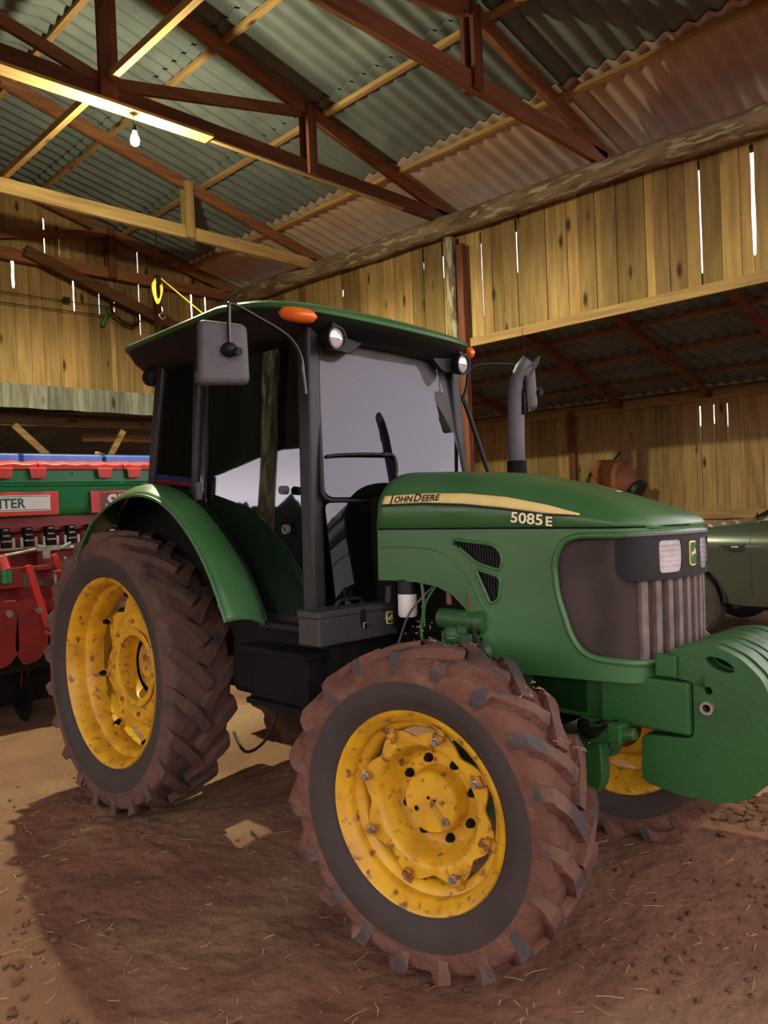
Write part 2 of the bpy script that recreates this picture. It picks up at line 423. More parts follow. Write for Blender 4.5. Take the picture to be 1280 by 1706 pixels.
# --- plank walls, boards of uneven width with gaps that let the daylight in
def plank_wall(name, ax, pos, a0, a1, zlo, zhi, slits, th=.024, wmin=.13, wmax=.21, m0=PINE_Z, seed=1, zlo_fn=None, tint=(.50, 1.3)):
    rnd = random.Random(seed); edges = [a0]; sl = sorted(slits); 
    a = a0; si = 0; cut = []
    while a < a1:
        wd = rnd.uniform(wmin, wmax)
        nxt = a+wd
        while si < len(sl) and sl[si][0] < a+.03: si += 1
        if si < len(sl) and sl[si][0] <= nxt+.05:
            nxt = sl[si][0]; cut.append((nxt, sl[si])); si += 1
        else: cut.append((nxt, None))
        a = nxt; edges.append(a)
    m = MB()
    for i in range(len(edges)-1):
        l, r = edges[i], edges[i+1]; sR = cut[i][1]; sL = cut[i-1][1] if i else None
        zl = zlo(.5*(l+r)) if callable(zlo) else zlo; zh = zhi(.5*(l+r)) if callable(zhi) else zhi
        def edge(x, s, sg, g):
            zl = zlo(x) if callable(zlo) else zlo
            if not s: return [(x+sg*g, zl), (x+sg*g, zh)]
            _, b, t, wd = s; hw = wd/2; b = max(b, zl+.01); t = min(t, zh-.01)
            q = [(x+sg*g, zl), (x+sg*g, b-.01), (x+sg*hw*.8, b+.02)]
            k = 5
            for j in range(1, k): q.append((x+sg*hw*rnd.uniform(.75, 1.1), b+(t-b)*j/k))
            return q+[(x+sg*hw, t-.02), (x+sg*g, t), (x+sg*g, zh)]
        m.tint = rnd_tint(*tint, .05); off = (.006 if i % 2 else 0)+rnd.uniform(-.004, .004)
        # rebated boards: worn front edges leave a groove, the tongue behind closes it
        sd = -1 if ax == 'x' else 1; st = rnd.getstate()
        m.prism(edge(l, sL, 1, .003)+edge(r, sR, -1, .003)[::-1], pos+off, pos+off+sd*th*.55, 'y' if ax == 'y' else 'x'); rnd.setstate(st)
        m.prism(edge(l, sL, 1, -.004)+edge(r, sR, -1, -.004)[::-1], pos+off+sd*th*.55, pos+off+sd*th, 'y' if ax == 'y' else 'x')
    return struct(m.build(name, m0, smooth=0))
SL_R = [(1.53, 3.85, 4.92, .043), (1.03, 3.65, 4.93, .022), (.55, 3.95, 4.76, .012), (-.05, 4.52, 4.75, .012), (-1.16, 4.33, 4.98, .024),
        (-1.69, 3.90, 4.98, .030), (-1.36, 3.90, 4.49, .020), (-2.31, 4.53, 5.02, .026), (-2.65, 4.73, 5.03, .018), (-4.26, 4.72, 5.08, .036)]
SL_G = [(1.37, 4.88, 5.29, .049), (1.84, 4.76, 5.28, .052), (1.83, 5.46, 5.99, .03), (2.04, 5.43, 5.73, .016), (2.23, 4.67, 5.20, .027), (2.62, 4.68, 5.04, .019),
        (2.63, 5.45, 6.0, .016), (2.86, 4.76, 5.04, .022), (3.28, 4.45, 5.90, .026), (3.80, 4.85, 5.34, .014), (4.23, 4.87, 5.30, .044), (4.50, 4.96, 5.31, .034),
        (.62, 4.7, 5.6, .03), (.1, 4.6, 5.5, .04), (-.9, 4.5, 5.2, .04)]
SL_O = [(-.71, 1.36, 2.95, .026), (-.50, 1.36, 2.95, .015), (-.30, 1.35, 2.95, .018), (-.06, 1.4, 2.25, .006)]
plank_wall('wall_right', 'y', 5.03, XB, XW, 3.60, lambda x: 5.20-.0233*(x+7.1)+.03, SL_R, seed=3)
sl2 = [s for s in SL_G if s[2] < 5.4 or s[1] < 5.3]
plank_wall('wall_left', 'x', XB-.03, -4.2, 5.02, 3.53, lambda y: Zr(y)+.08, sorted(SL_G), seed=5, tint=(.5, 1.15))
plank_wall('wall_back', 'y', 9.22, XB, XW, .45, 3.215, SL_O, seed=8, wmin=.16, wmax=.26, tint=(.65, 1.1))
# grey skirt of short boards hung under the gable
plank_wall('trim_1', 'x', XB-.002, -4.2, 5.02, lambda y: 3.19+.006*math.sin(y*31), 3.53, [], seed=9, wmin=.24, wmax=.34, m0=GREYW, tint=(.8, 1.3))
m = MB(); m.tint = (.9, .9, .9)
m.box((-2.32, 9.19, 1.25), (9.5, .05, .13)); m.box((-2.32, 9.19, 3.09), (9.5, .06, .15)); m.box((-2.32, 9.19, .5), (9.5, .05, .13))
struct(m.build('trim_2', PINE_X, smooth=0))
m = MB(); m.tint = (.9, .9, .9); m.box((-2.32, 5.01, 3.62), (9.5, .05, .11)); struct(m.build('trim_3', PINE_X, smooth=0, bevel=.004))
m = MB(); m.tint = (.35, .3, .3); m.box((-2.32, 5.09, 4.99), (9.5, .06, .26)); struct(m.build('trim_4', RED_X, smooth=0))
plank_wall('wall_left', 'x', XB-.03, 5.07, 9.2, 0, lambda y: Zl(y)+.13, [], seed=15, tint=(.5, .8))
# annex behind the gable: dark boards
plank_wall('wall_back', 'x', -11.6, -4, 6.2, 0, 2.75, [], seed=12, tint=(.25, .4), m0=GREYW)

# the side behind the camera: boarded above head height, open below
plank_wall('wall_front', 'y', -4.15, XB, XF, lambda x: min(2.62, 2.36+max(0, x+2.75)*.28), lambda x: 5.36, [], seed=21, tint=(.10, .16), m0=GREYW)
plank_wall('wall_front', 'y', -4.15, XB, -2.75, 0, 2.36, [], seed=22, tint=(.10, .16), m0=GREYW)
# --- logs and posts
def log(name, a, b, r, m0, parent=None, seed=0, seg=26, sides=18):
    A, B = Vector(a), Vector(b); m = MB(); pts = []; rr = []
    for i in range(seg+1):
        t = i/seg; p = A.lerp(B, t); q = p*1.3+Vector((seed, 0, 0))
        p = p+Vector((noise.noise(q), noise.noise(q+Vector((9, 0, 0))), noise.noise(q+Vector((0, 9, 0)))))*.022
        pts.append(p); rr.append(r*(1+.10*noise.noise(q*2)))
    m.tube(pts, rr, sides)
    o = m.build(name, m0, parent)
    tx = bpy.data.textures.new('bark', 'CLOUDS'); tx.noise_scale = .12
    return o
tag(log('eave_log', (XB+.05, 4.90, 5.25), (4.9, 4.885, 4.97), .128, BARK, seed=1, seg=60), 'long peeling round log along the top of the upper plank wall', 'log')
# its post, round pole against a red square post
tag(log('round_pole', (-2.06, 4.93, 0), (-2.10, 4.93, 4.98), .075, BARKV, seed=4, seg=40), 'round bark covered pole standing behind the cab up to the eave log', 'pole')
def post(name, x, y, z0, z1, wx, wy, mm, label, cat='post', group=None):
    m = MB(); m.tint = rnd_tint(.85, 1.05); m.box((x, y, (z0+z1)/2), (wx, wy, z1-z0)); return tag(m.build(name, mm, smooth=0, bevel=.005), label, cat, group)
post('square_post', -1.93, 4.94, 0, 4.86, .10, .09, RED_Z, 'red stained square post beside the round bark pole behind the cab')
post('square_post', -2.92, 9.14, .1, 3.1, .12, .07, RED_Z, 'brown square post on the low back wall above the bonnet')
post('corner_post', -7.0, 4.9, 0, 5.1, .14, .14, RED_Z, 'dark corner post where the gable meets the right wall')
for x in (-6.9, -1.81, .6, 4.9):
    tag(log('open_side_pole', (x, -3.97, 0), (x, -3.97, 5.2), .09, BARKV, seed=x, seg=16), {-6.9: 'round pole in the closed rear corner of the camera side', -1.81: 'round pole between the two openings mirrored in the door glass', .6: 'round pole of the open side level with the cab', 4.9: 'round pole of the open side at the open front'}[x], 'pole', 'poles along the open side')
tag(log('eave_log', (XB+.1, -3.97, 5.31), (XF-.05, -3.97, 5.31), .10, BARK, seed=11, seg=40), 'round log along the eave of the open side behind the camera', 'log')
post('square_post', 2.36, 4.94, 0, 4.86, .12, .12, RED_Z, 'red square post at the open front end of the right wall')

# --- roof trusses
def truss(x, label, tie_m, raf_m, post_m, tie_t=(1, 1, 1), plain=False):
    T = empty('roof_truss', (x, RY, 5.3)); tag(T, label, 'roof truss', 'roof trusses')
    def P(y, z, dx=0): return (dx, y-RY, z-5.3)
    def part(name, m0, *beams, tint=None):
        m = MB(); m.tint = tint or rnd_tint(.85, 1.1)
        for a, b, wd, ht in beams: m.beam(a, b, wd, ht, up=(0, 0, 1) if abs(a[1]-b[1]) > .03 else (0, 1, 0))
        return m.build(name, m0, T, smooth=0, bevel=.004)
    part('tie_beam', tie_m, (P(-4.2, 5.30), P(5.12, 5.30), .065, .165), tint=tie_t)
    for s in (1, -1):
        part('rafter', raf_m, (P(RY, Zr(RY)-.03, .0), P(RY+s*4.95, Zr(5.40)-.03, 0), .065, .14))
        part('queen_post', post_m, (P(RY+s*2.30, 5.22, .055), P(RY+s*2.30, Zr(2.75)+.0, .055), .045, .12))
        part('queen_post', post_m, (P(RY+s*2.30, 5.22, -.055), P(RY+s*2.30, Zr(2.75)+.0, -.055), .045, .12))
        if not plain: part('strut', raf_m, (P(RY+s*.06, 5.40, 0), P(RY+s*2.2, Zr(2.65)-.10, 0), .045, .11))
    if not plain: part('king_post', post_m, (P(RY, 5.2, .055), P(RY, Zr(RY), .055), .05, .17))
    return T
truss(2.24, 'red timber roof truss nearest the open front, above the camera', RED_Y, RED_Y, RED_Z)
truss(-.01, 'red brown roof truss at top right, over the tractor nose, double pale edged post', RED_Y, RED_Y, RED_Z)
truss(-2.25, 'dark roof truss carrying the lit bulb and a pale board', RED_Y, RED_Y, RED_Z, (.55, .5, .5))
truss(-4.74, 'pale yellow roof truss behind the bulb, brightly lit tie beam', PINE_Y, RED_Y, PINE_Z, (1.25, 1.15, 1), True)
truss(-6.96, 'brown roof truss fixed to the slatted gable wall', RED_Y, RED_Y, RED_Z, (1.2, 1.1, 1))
# --- purlins and runners
def bar(name, a, b, wd, ht, mm, label, cat, group=None, tint=None, parent=None):
    m = MB(); m.tint = tint or rnd_tint(.85, 1.1); m.beam(a, b, wd, ht); o = m.build(name, mm, parent, smooth=0, bevel=.003)
    if label: tag(o, label, cat, group)
    return o
for y, nm in ((4.17, 'pale roof purlin nearest the eave log, under the corrugated sheets'), (2.97, 'second roof purlin up from the eave log'), (1.70, 'third roof purlin up from the eave log'),
              (.60, 'roof purlin at the ridge, over the bulb'), (-.85, 'roof purlin just left of the ridge'), (-2.1, 'roof purlin over the open side, middle of the slope'), (-3.3, 'roof purlin lowest over the open side')):
    bar('roof_purlin', (XB, y, Zr(y)+.04), (XF+.1, y, Zr(y)+.04), .065, .05, PINE_X, nm, 'purlin', 'roof purlins', (1.0, .95, .9))
bar('ceiling_runner', (XB, .47, 5.43), (1.6, .47, 5.43), .06, .07, PINE_X, 'pale batten running lengthwise over the tie beams above the bulb', 'batten', None, (1.25, 1.2, 1))
bar('lamp_board', (-2.19, -.55, 5.16), (-2.19, 1.45, 5.20), .16, .03, PINE_Y, 'short pale board nailed under the dark tie beam, bulb below it', 'board', None, (1.4, 1.35, 1.2))
bar('thin_batten', (-2.23, 1.3, 5.215), (-2.23, 4.2, 5.215), .05, .02, PINE_Y, 'thin pale batten under the dark tie beam right of the bulb', 'batten', None, (1.0, .95, .8))
# lean-to framing
for x, dx, nm in ((-3.2, -.85, 'lean-to rafter behind the cab, left of the exhaust pipe'), (-1.19, -.8, 'brown lean-to rafter starting right behind the exhaust pipe'), (-.02, -.5, 'brown lean-to rafter in the middle of the low roof at right'), (1.21, -.3, 'brown lean-to rafter at the right edge of the photo'),
                  (2.3, -.1, 'lean-to rafter beyond the right edge')):
    bar('lean_to_rafter', (x, 5.07, Zl(5)-.035), (x+dx, 9.19, Zl(9.25)-.035), .06, .12, RED_Y, nm, 'rafter', 'lean-to rafters', (.8, .75, .7))
for y, nm in ((6.0, 'highest purlin under the low lean-to roof'), (7.1, 'middle purlin under the low lean-to roof'), (8.3, 'lowest purlin under the low lean-to roof')):
    bar('lean_to_purlin', (XB, y, Zl(y)+.055), (XW, y, Zl(y)+.055), .06, .05, RED_X, nm, 'purlin', 'lean-to purlins', (1.1, 1.0, .9))
# brace and beams at the gable
bar('wall_brace', (-6.86, 1.45, 5.36), (-6.86, 4.15, 4.48), .06, .16, RED_Y, 'dark diagonal brace crossing the gable planks down to the right', 'brace', None, (.55, .55, .55))
bar('short_post', (-6.8, 3.42, 3.6), (-6.8, 3.40, 5.2), .09, .09, RED_Z, 'short dark upright on the gable wall behind the cab roof', 'post', None, (.5, .5, .5))
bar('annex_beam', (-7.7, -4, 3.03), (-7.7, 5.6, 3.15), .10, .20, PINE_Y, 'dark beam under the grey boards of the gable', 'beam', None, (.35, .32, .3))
bar('annex_rafter', (-7.3, 2.55, 2.55), (-11.4, 5.2, 2.62), .06, .12, PINE_Y, 'pale rafter seen through the gap under the gable beside the cab', 'rafter', 'annex rafters', (1.3, 1.2, 1.0))
bar('annex_rafter', (-8.6, 2.9, 2.95), (-8.6, 5.6, 2.98), .06, .12, PINE_Y, 'upper pale rafter in the gap under the gable beside the cab', 'rafter', 'annex rafters', (1.3, 1.2, 1.0))
bar('annex_brace', (-7.6, 1.45, 3.0), (-7.6, 2.3, 2.2), .05, .10, PINE_Y, 'pale brace leaning under the gable boards at the left edge', 'brace', None, (.6, .55, .5))
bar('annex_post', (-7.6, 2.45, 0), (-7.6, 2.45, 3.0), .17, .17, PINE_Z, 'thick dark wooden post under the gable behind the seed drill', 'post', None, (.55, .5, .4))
bar('annex_brace', (-7.6, 2.75, 2.3), (-7.6, 3.15, 2.98), .05, .09, PINE_Y, 'pale slanting brace right of the thick post under the gable', 'brace', None, (.8, .75, .6))
# loose boards on the annex beam
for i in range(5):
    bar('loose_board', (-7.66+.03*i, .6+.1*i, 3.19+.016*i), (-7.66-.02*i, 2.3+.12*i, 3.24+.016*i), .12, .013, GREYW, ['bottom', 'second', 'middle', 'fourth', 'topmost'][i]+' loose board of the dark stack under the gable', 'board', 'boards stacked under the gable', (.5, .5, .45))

# --- bulb
def bulb():
    T = empty('hanging_bulb', BULB); tag(T, 'glowing white light bulb hanging under the pale board', 'light bulb')
    m = MB(); m.lathe([(.0001, .075), (.022, .072), (.024, .03), (.02, .02)], 20, axis='z'); 
    m.build('socket', BLK, T)
    m = MB(); m.lathe([(.0001, .03), (.014, .03), (.018, .01), (.034, -.03), (.04, -.06), (.034, -.09), (.018, -.105), (.0001, -.11)], 24, axis='z')
    g = m.build('glass_bulb', emis('lit_bulb', (1, .97, .86), 60), T)
    m = MB(); m.tube([(0, 0, .07), (.005, 0, .10), (-.01, 0, .17)], .004, 6); m.build('cord', BLK, T)
    g.visible_shadow = True
    # a lamp of this kind throws most of its light down and sideways, little back past its base
    for nm, kind, en in (('bulb_light', 'SPOT', BULB_W), ('bulb_backlight', 'POINT', BULB_W*.28)):
        l = bpy.data.lights.new(nm, kind); l.energy = en; l.color = (.95, .93, .57); l.shadow_soft_size = .045
        if kind == 'SPOT': l.spot_size = PI; l.spot_blend = .25
        o = bpy.data.objects.new(nm, l); COL.objects.link(o); o.parent = T; o.location = (0, 0, -.17)
bulb()

# --- what the glass reflects: a low dark tree line and hills outside the open sides
def treeline():
    m = MB(); N = 1200
    R = 48; vs = []; fs = []
    for i in range(N+1):
        a = -PI+2*PI*i/N
        h = 5.3+1.8*noise.noise(Vector((a*3, 0, 0)))+1.3*abs(noise.noise(Vector((a*30, 3, 0))))+.7*abs(noise.noise(Vector((a*110, 7, 0))))
        for r, z in ((R, -1), (R+1, h*.75), (R+3, h)): vs.append((r*math.cos(a), r*math.sin(a), z))
    for i in range(N):
        for j in range(2): fs.append((i*3+j, (i+1)*3+j, (i+1)*3+j+1, i*3+j+1))
    m.add(vs, fs); struct(m.build('hills', LEAF, smooth=0))
treeline()

# ================================================================== TRACTOR (x forward, near side -y, z up)
TR = empty('tractor', (0, 0, 0), (-.02465, 0, .0121))
tag(TR, 'green farm tractor with black tinted cab and yellow wheels parked on the dirt floor', 'tractor')

# ---------- wheels: axis y, outer face towards -y
def tyre(name, R, Rb, hw, rim, nl, parent, mats, flip=1, lugh=.036):
    m = MB(); base = R-lugh
    half = [(rim+.000, hw*.66), (rim+.012, hw*.78), (rim+.03, hw*.86), (rim+(base-rim)*.35, hw*1.0), (rim+(base-rim)*.6, hw*1.02), (rim+(base-rim)*.83, hw*.985), (base-.012, hw*.93), (base-.001, hw*.80), (base+.004, hw*.4), (base+.006, 0)]
    pr = prof_smooth([(a, -b, 0) for a, b in half]+[(a, b, 0) for a, b in half[::-1][1:]], 3)
    pr = [(p.x, p.y) for p in pr]
    lim = rim+(base-rim)*.62
    mis = []
    for i in range(len(pr)-1):
        mis.append(0 if (pr[i][0]+pr[i+1][0])/2 < lim else 1)
    inner = [(rim-.012, hw*.62), (rim-.012, -hw*.62)]
    m.lathe(pr+inner, 96, axis='y', close=True, mis=mis+[0, 0, 0])
    # bar lugs, swept back from the middle of the tread to the shoulder and down the sidewall
    sweep = 1.18*hw/R
    for side in (-1, 1):
        for k in range(nl):
            th0 = 2*PI*(k+(0 if side < 0 else .5))/nl
            path = []
            for t in (0, .25, .5, .75, .92, 1.0):
                w_ = -.012+t*(hw+.004+.012)
                path.append((w_, th0+sweep*(t**.85), 0))
            path += [(hw*1.03, th0+sweep*1.05, .03), (hw*1.02, th0+sweep*1.10, .075)]
            vs = []; n = len(path)
            for i, (w_, th, drop) in enumerate(path):
                j = min(i+1, n-1); i0 = max(i-1, 0)
                dw = path[j][0]-path[i0][0]; dt = (path[j][1]-path[i0][1])*R; ddrop = path[j][2]-path[i0][2]
                L = math.hypot(dw, dt) or 1
                nw, nt_ = -dt/L, dw/L
                if i >= 6: nw, nt_ = 0, 1
                if i == 5: nw, nt_ = -.3, .95
                rt = R-.016*(max(0, w_)/hw)**2-drop; rb_ = base-.02-drop*1.0-(.02 if w_ > hw*.85 else 0)
                wt, wb = .0245, .036
                wo = w_; wi = w_ if w_ < hw*.85 else w_-.03
                jit = 1+.12*math.sin(k*7.3+i*2.1)
                for (sg, rad, hwid, ww) in ((-1, rb_, wb, wi), (-1, rt, wt*jit, wo), (1, rt, wt*jit, wo), (1, rb_, wb, wi)):
                    a = th+sg*hwid*nt_/R; y = (ww+sg*hwid*nw)*side
                    vs.append((rad*math.cos(a)*1.0, y*1.0, rad*math.sin(a)))
            b = len(m.v); m.v += vs
            for i in range(n-1):
                q = b+i*4
                for (f, mi) in (((q, q+1, q+5, q+4), 3), ((q+1, q+2, q+6, q+5), 2), ((q+2, q+3, q+7, q+6), 3)):
                    m.f.append(f); m.m.append(mi); m.t.append((1, 1, 1))
            m.f += [(b, b+3, b+2, b+1), (b+n*4-4, b+n*4-3, b+n*4-2, b+n*4-1)]; m.m += [3, 2]; m.t += [(1, 1, 1)]*2
    amp = .010 if R < .7 else .006
    for i, v in enumerate(m.v):
        q = Vector(v); rr = math.hypot(q.x, q.z)
        if rr > lim+.02:
            k = 1+amp*(noise.noise(q*11)+.8*noise.noise(q*27)+.3); m.v[i] = (q.x*k, q.y*(1+.5*(k-1)), q.z*k)
    o = m.build(name, mats, parent, smooth=38)
    return o

def rim_front(parent):
    m = MB()
    # flange, bead seat, well with a stepped shoulder
    P = [(.322, -.098), (.335, -.118), (.344, -.128), (.346, -.120), (.338, -.108), (.318, -.098), (.312, -.085), (.308, -.055), (.296, -.048), (.284, -.040), (.276, -.02), (.272, .0), (.276, .03), (.31, .06), (.315, .095), (.338, .115), (.344, .122)]
    P = [(r, h) for r, h in P]
    inn = [(r-.007 if 3 < i else r, h) for i, (r, h) in enumerate(P)]
    front = [(.346, -.122), (.340, -.131), (.329, -.126), (.318, -.106), (.306, -.098), (.300, -.085), (.299, -.062), (.283, -.054), (.272, -.044), (.266, -.02), (.264, .0), (.268, .03), (.30, .06), (.305, .10), (.33, .12), (.344, .124)]
    back = [(.350, .120), (.338, .10), (.315, .09), (.312, .055), (.275, .03), (.272, 0), (.276, -.04), (.30, -.05), (.312, -.06), (.315, -.09), (.335, -.105)]
    m.lathe(front+back, 96, close=True)
    o = m.build('rim', YELR if False else YEL, parent, smooth=50)
    # disc with eight waves
    def fn(u, v, d):
        r = math.hypot(u, v)
        if r > .212: h = -.050
        elif r > .160: t = (.212-r)/.052; h = -.050+.100*(t*t*(3-2*t))
        else: h = .050
        return (u, h+d, v)
    outer = []
    for k in range(160):
        a = 2*PI*k/160+PI/8; c = .5+.5*math.cos(8*a); r = .236+.036*(c**.7)
        outer.append((r*math.cos(a-PI/8+.12), r*math.sin(a-PI/8+.12)))
    holes = [[(.10*math.cos(2*PI*j/24), .10*math.sin(2*PI*j/24)) for j in range(24)]]
    for k in range(8):
        a = 2*PI*(k+.5)/8+.12
    m = MB(); m.sheet(outer, holes, .013, fn, .010)
    d = m.build('wheel_disc', YEL, o, smooth=50)
    # lugs that clamp the disc to the rim, each with its bolt
    for k in range(8):
        a = 2*PI*k/8+.12-PI/8+PI/8*0
        a = -PI/8+.12+2*PI*k/8
        c, s_ = math.cos(a), math.sin(a)
        R3 = Matrix(((c, 0, -s_), (0, 1, 0), (s_, 0, c)))
        m = MB(); m.box((.268*c, -.052, .268*s_), (.044, .022, .034), rot=R3); m.box((.262*c, -.066, .262*s_), (.018, .020, .040), rot=R3)
        l = m.build('rim_lug', YELR, o, smooth=0, bevel=.003)
        m = MB(); m.lathe([(.0001, -.092), (.0105, -.092), (.0105, -.080), (.015, -.079), (.015, -.066), (.008, -.06)], 6, (.247*c, 0, .247*s_)); m.build('lug_bolt', STEEL if k % 3 else YELR, o, smooth=0)
    # hub
    m = MB(); m.lathe([(.0001, -.022), (.100, -.022), (.107, -.015), (.110, .0), (.112, .04), (.118, .048), (.122, .13)], 64)
    m2 = m
    h = m.build('hub', YEL, parent, smooth=35)
    m = MB()
    def cap(px, pz, r, y0, y1): m.lathe([(.0001, y0), (r, y0), (r, y1)], 20, (px, 0, pz))
    cap(-.055, -.028, .009, -.025, 0); cap(-.005, .018, .006, -.024, 0); cap(.02, .012, .005, -.024, 0)
    m.build('hub_bolt', DARK, h)
    m = MB(); m.lathe([(.006, -.032), (.0155, -.032), (.0155, -.018), (.006, -.018)], 24, (.066, 0, -.052), close=True); m.build('drain_plug', STEEL, h, label if False else None)
    m = MB(); m.prism([(x*math.cos(-.8)-z*math.sin(-.8)+.034, x*math.sin(-.8)+z*math.cos(-.8)-.028) for x, z in [(-.028+.011*math.cos(t), .011*math.sin(t)) for t in [PI/2+PI*i/8 for i in range(9)]]+[(.028+.011*math.cos(t), .011*math.sin(t)) for t in [-PI/2+PI*i/8 for i in range(9)]]], -.026, -.018)
    m.build('hub_slot', BLK if False else YELR, h, smooth=30)
    for k in range(8):
        a = 2*PI*k/8+.30; 
        m = MB(); m.lathe([(.0001, .028), (.012, .028), (.013, .040), (.0165, .041), (.0165, .055)], 12, (.142*math.cos(a), 0, .142*math.sin(a)))
        m.build('wheel_bolt', DARK, parent, smooth=30)
    return o

def rim_rear(parent):
    m = MB()
    front = [(.524, -.140), (.517, -.152), (.505, -.146), (.492, -.124), (.484, -.108), (.481, -.085), (.478, -.055), (.462, -.045), (.452, -.03), (.446, .0), (.446, .05), (.47, .07), (.484, .12), (.512, .142), (.524, .146)]
    back = [(.530, .14), (.515, .12), (.495, .11), (.48, .06), (.455, .04), (.455, -.02), (.47, -.035), (.49, -.05), (.494, -.10), (.515, -.13)]
    m.lathe(front+back, 96, close=True)
    o = m.build('rim', YEL, parent, smooth=50)
    def fn(u, v, d):
        r = math.hypot(u, v)
        h = .060
        if r > .34: h = .060+.0*(r-.34)
        elif r > .29: t = (.34-r)/.05; h = .060-.035*t*t*(3-2*t)
        else: h = .025
        return (u, h+d, v)
    outer = []
    for k in range(200):
        a = 2*PI*k/200; c = .5+.5*math.cos(8*a); r = .355+.075*(c**.6)
        outer.append((r*math.cos(a+.2), r*math.sin(a+.2)))
    holes = [[(.185*math.cos(2*PI*j/40), .185*math.sin(2*PI*j/40)) for j in range(40)]]
    m = MB(); m.sheet(outer, holes, .02, fn, .012); m.build('wheel_disc', YEL, o, smooth=50)
    m = MB(); m.lathe([(.185, .028), (.215, .020), (.222, .012), (.214, .006), (.183, .012), (.178, .03), (.178, .12), (.185, .12)], 64, close=True); m.build('disc_collar', YEL, o)
    for k in range(8):
        a = .2+2*PI*k/8; c, s_ = math.cos(a), math.sin(a); R3 = Matrix(((c, 0, -s_), (0, 1, 0), (s_, 0, c)))
        m = MB(); m.box((.432*c, .05, .432*s_), (.045, .04, .045), rot=R3); m.build('rim_lug', YELR, o, smooth=0, bevel=.003)
        m = MB(); m.lathe([(.0001, .005), (.011, .005), (.011, .02), (.018, .021), (.018, .038)], 8, (.418*c, 0, .418*s_)); m.build('lug_bolt', DARK, o, smooth=30)
    m = MB(); m.lathe([(.0001, .09), (.06, .085), (.075, .10), (.14, .115), (.15, .13), (.165, .16), (.165, .22)], 48); m.build('hub', YELR, parent)
    for k in range(8):
        a = 2*PI*k/8+.1; m = MB(); m.lathe([(.0001, .012), (.014, .012), (.014, .026)], 6, (.262*math.cos(a), 0, .262*math.sin(a))); m.build('wheel_bolt', YELR, parent, smooth=0)
    return o

def wheel(front):
    # the part is the tyre; rim, disc, bolts ... sit one level below it
    if front: t = tyre('front_tyre', .564, .54, .150, .331, 19, TR, [RUB, MUD, RUBL, MUD])
    else: t = tyre('rear_tyre', .775, .74, .175, .505, 22, TR, [RUB, MUDR, MUDR, MUDR], lugh=.044)
    g = empty('x')
    (rim_front if front else rim_rear)(g)
    # sub-parts directly under the tyre
    def flat(o):
        for ch in list(o.children): flat(ch); ch.parent = t
    flat(g); bpy.data.objects.remove(g)
    return t
fw = wheel(True); fw.location = (2.247, -.735, .557); fw.rotation_euler = (0, 0, .142)
fw['label'] = 'front tyre nearest the camera, caked with red mud'
fw2 = dup(fw, TR); fw2.location = (2.247, .735, .557); fw2.rotation_euler = (0, 0, PI+.142); fw2['label'] = 'far front tyre half hidden behind the front weights'
rw = wheel(False); rw.location = (0, -.695, .748); rw['label'] = 'tall rear tyre nearest the camera'
rw2 = dup(rw, TR); rw2.location = (0, .695, .748); rw2.rotation_euler = (0, 0, PI); rw2['label'] = 'far rear tyre behind the cab'

# ---------- bonnet
XR_, ZS = 1.70, 1.50
def halfw(x): return .372-.055*(x-1.6)/1.2
def nosex(y): return 2.885-.5*y*y
_zt = [(1.3, 1.775), (1.58, 1.765), (1.87, 1.752), (2.14, 1.733), (2.26, 1.715), (2.48, 1.668), (2.63, 1.622), (2.78, 1.568), (2.90, 1.515), (3.0, 1.49)]
def ztop(x):
    for (a, za), (b, zb) in zip(_zt, _zt[1:]):
        if x <= b: return za+(zb-za)*max(0, (x-a))/(b-a)
    return _zt[-1][1]
# plan curve of the side: arclength u from the rear (u=0) round the corner to the middle of the nose
_plan = [Vector((1.56, -.374, 0)), Vector((2.0, -.355, 0)), Vector((2.4, -.337, 0)), Vector((2.7, -.323, 0)), Vector((2.775, -.316, 0)), Vector((2.812, -.300, 0)), Vector((2.834, -.268, 0)), Vector((2.851, -.225, 0)), Vector((2.870, -.150, 0)), Vector((2.879, -.075, 0)), Vector((2.882, 0, 0))]
_plan = prof_smooth(_plan, 6)
_plan = _plan+[Vector((p.x, -p.y, 0)) for p in _plan[::-1][1:]]
_arc = [0]
for a, b in zip(_plan, _plan[1:]): _arc.append(_arc[-1]+(b-a).length)
UL = _arc[-1]
def plan(u, d=0):
    u = min(max(u, 0), UL); i = 0
    import bisect
    i = min(max(bisect.bisect_right(_arc, u)-1, 0), len(_plan)-2)
    t = (u-_arc[i])/(_arc[i+1]-_arc[i]); p = _plan[i].lerp(_plan[i+1], t)
    i0, i1 = max(i-1, 0), min(i+2, len(_plan)-1); tg = (_plan[i1]-_plan[i0]).normalized()
    return p.x-tg.y*d, p.y+tg.x*d            # d>0 is inwards
def ux(x):   # arclength for a given x on the near side
    for i in range(len(_plan)//2):
        if _plan[i+1].x >= x: return _arc[i]+(_arc[i+1]-_arc[i])*(x-_plan[i].x)/(_plan[i+1].x-_plan[i].x)
    return UL/2
def fplan(dep=0):
    return lambda u, v, d: (*plan(u, d+dep), v)

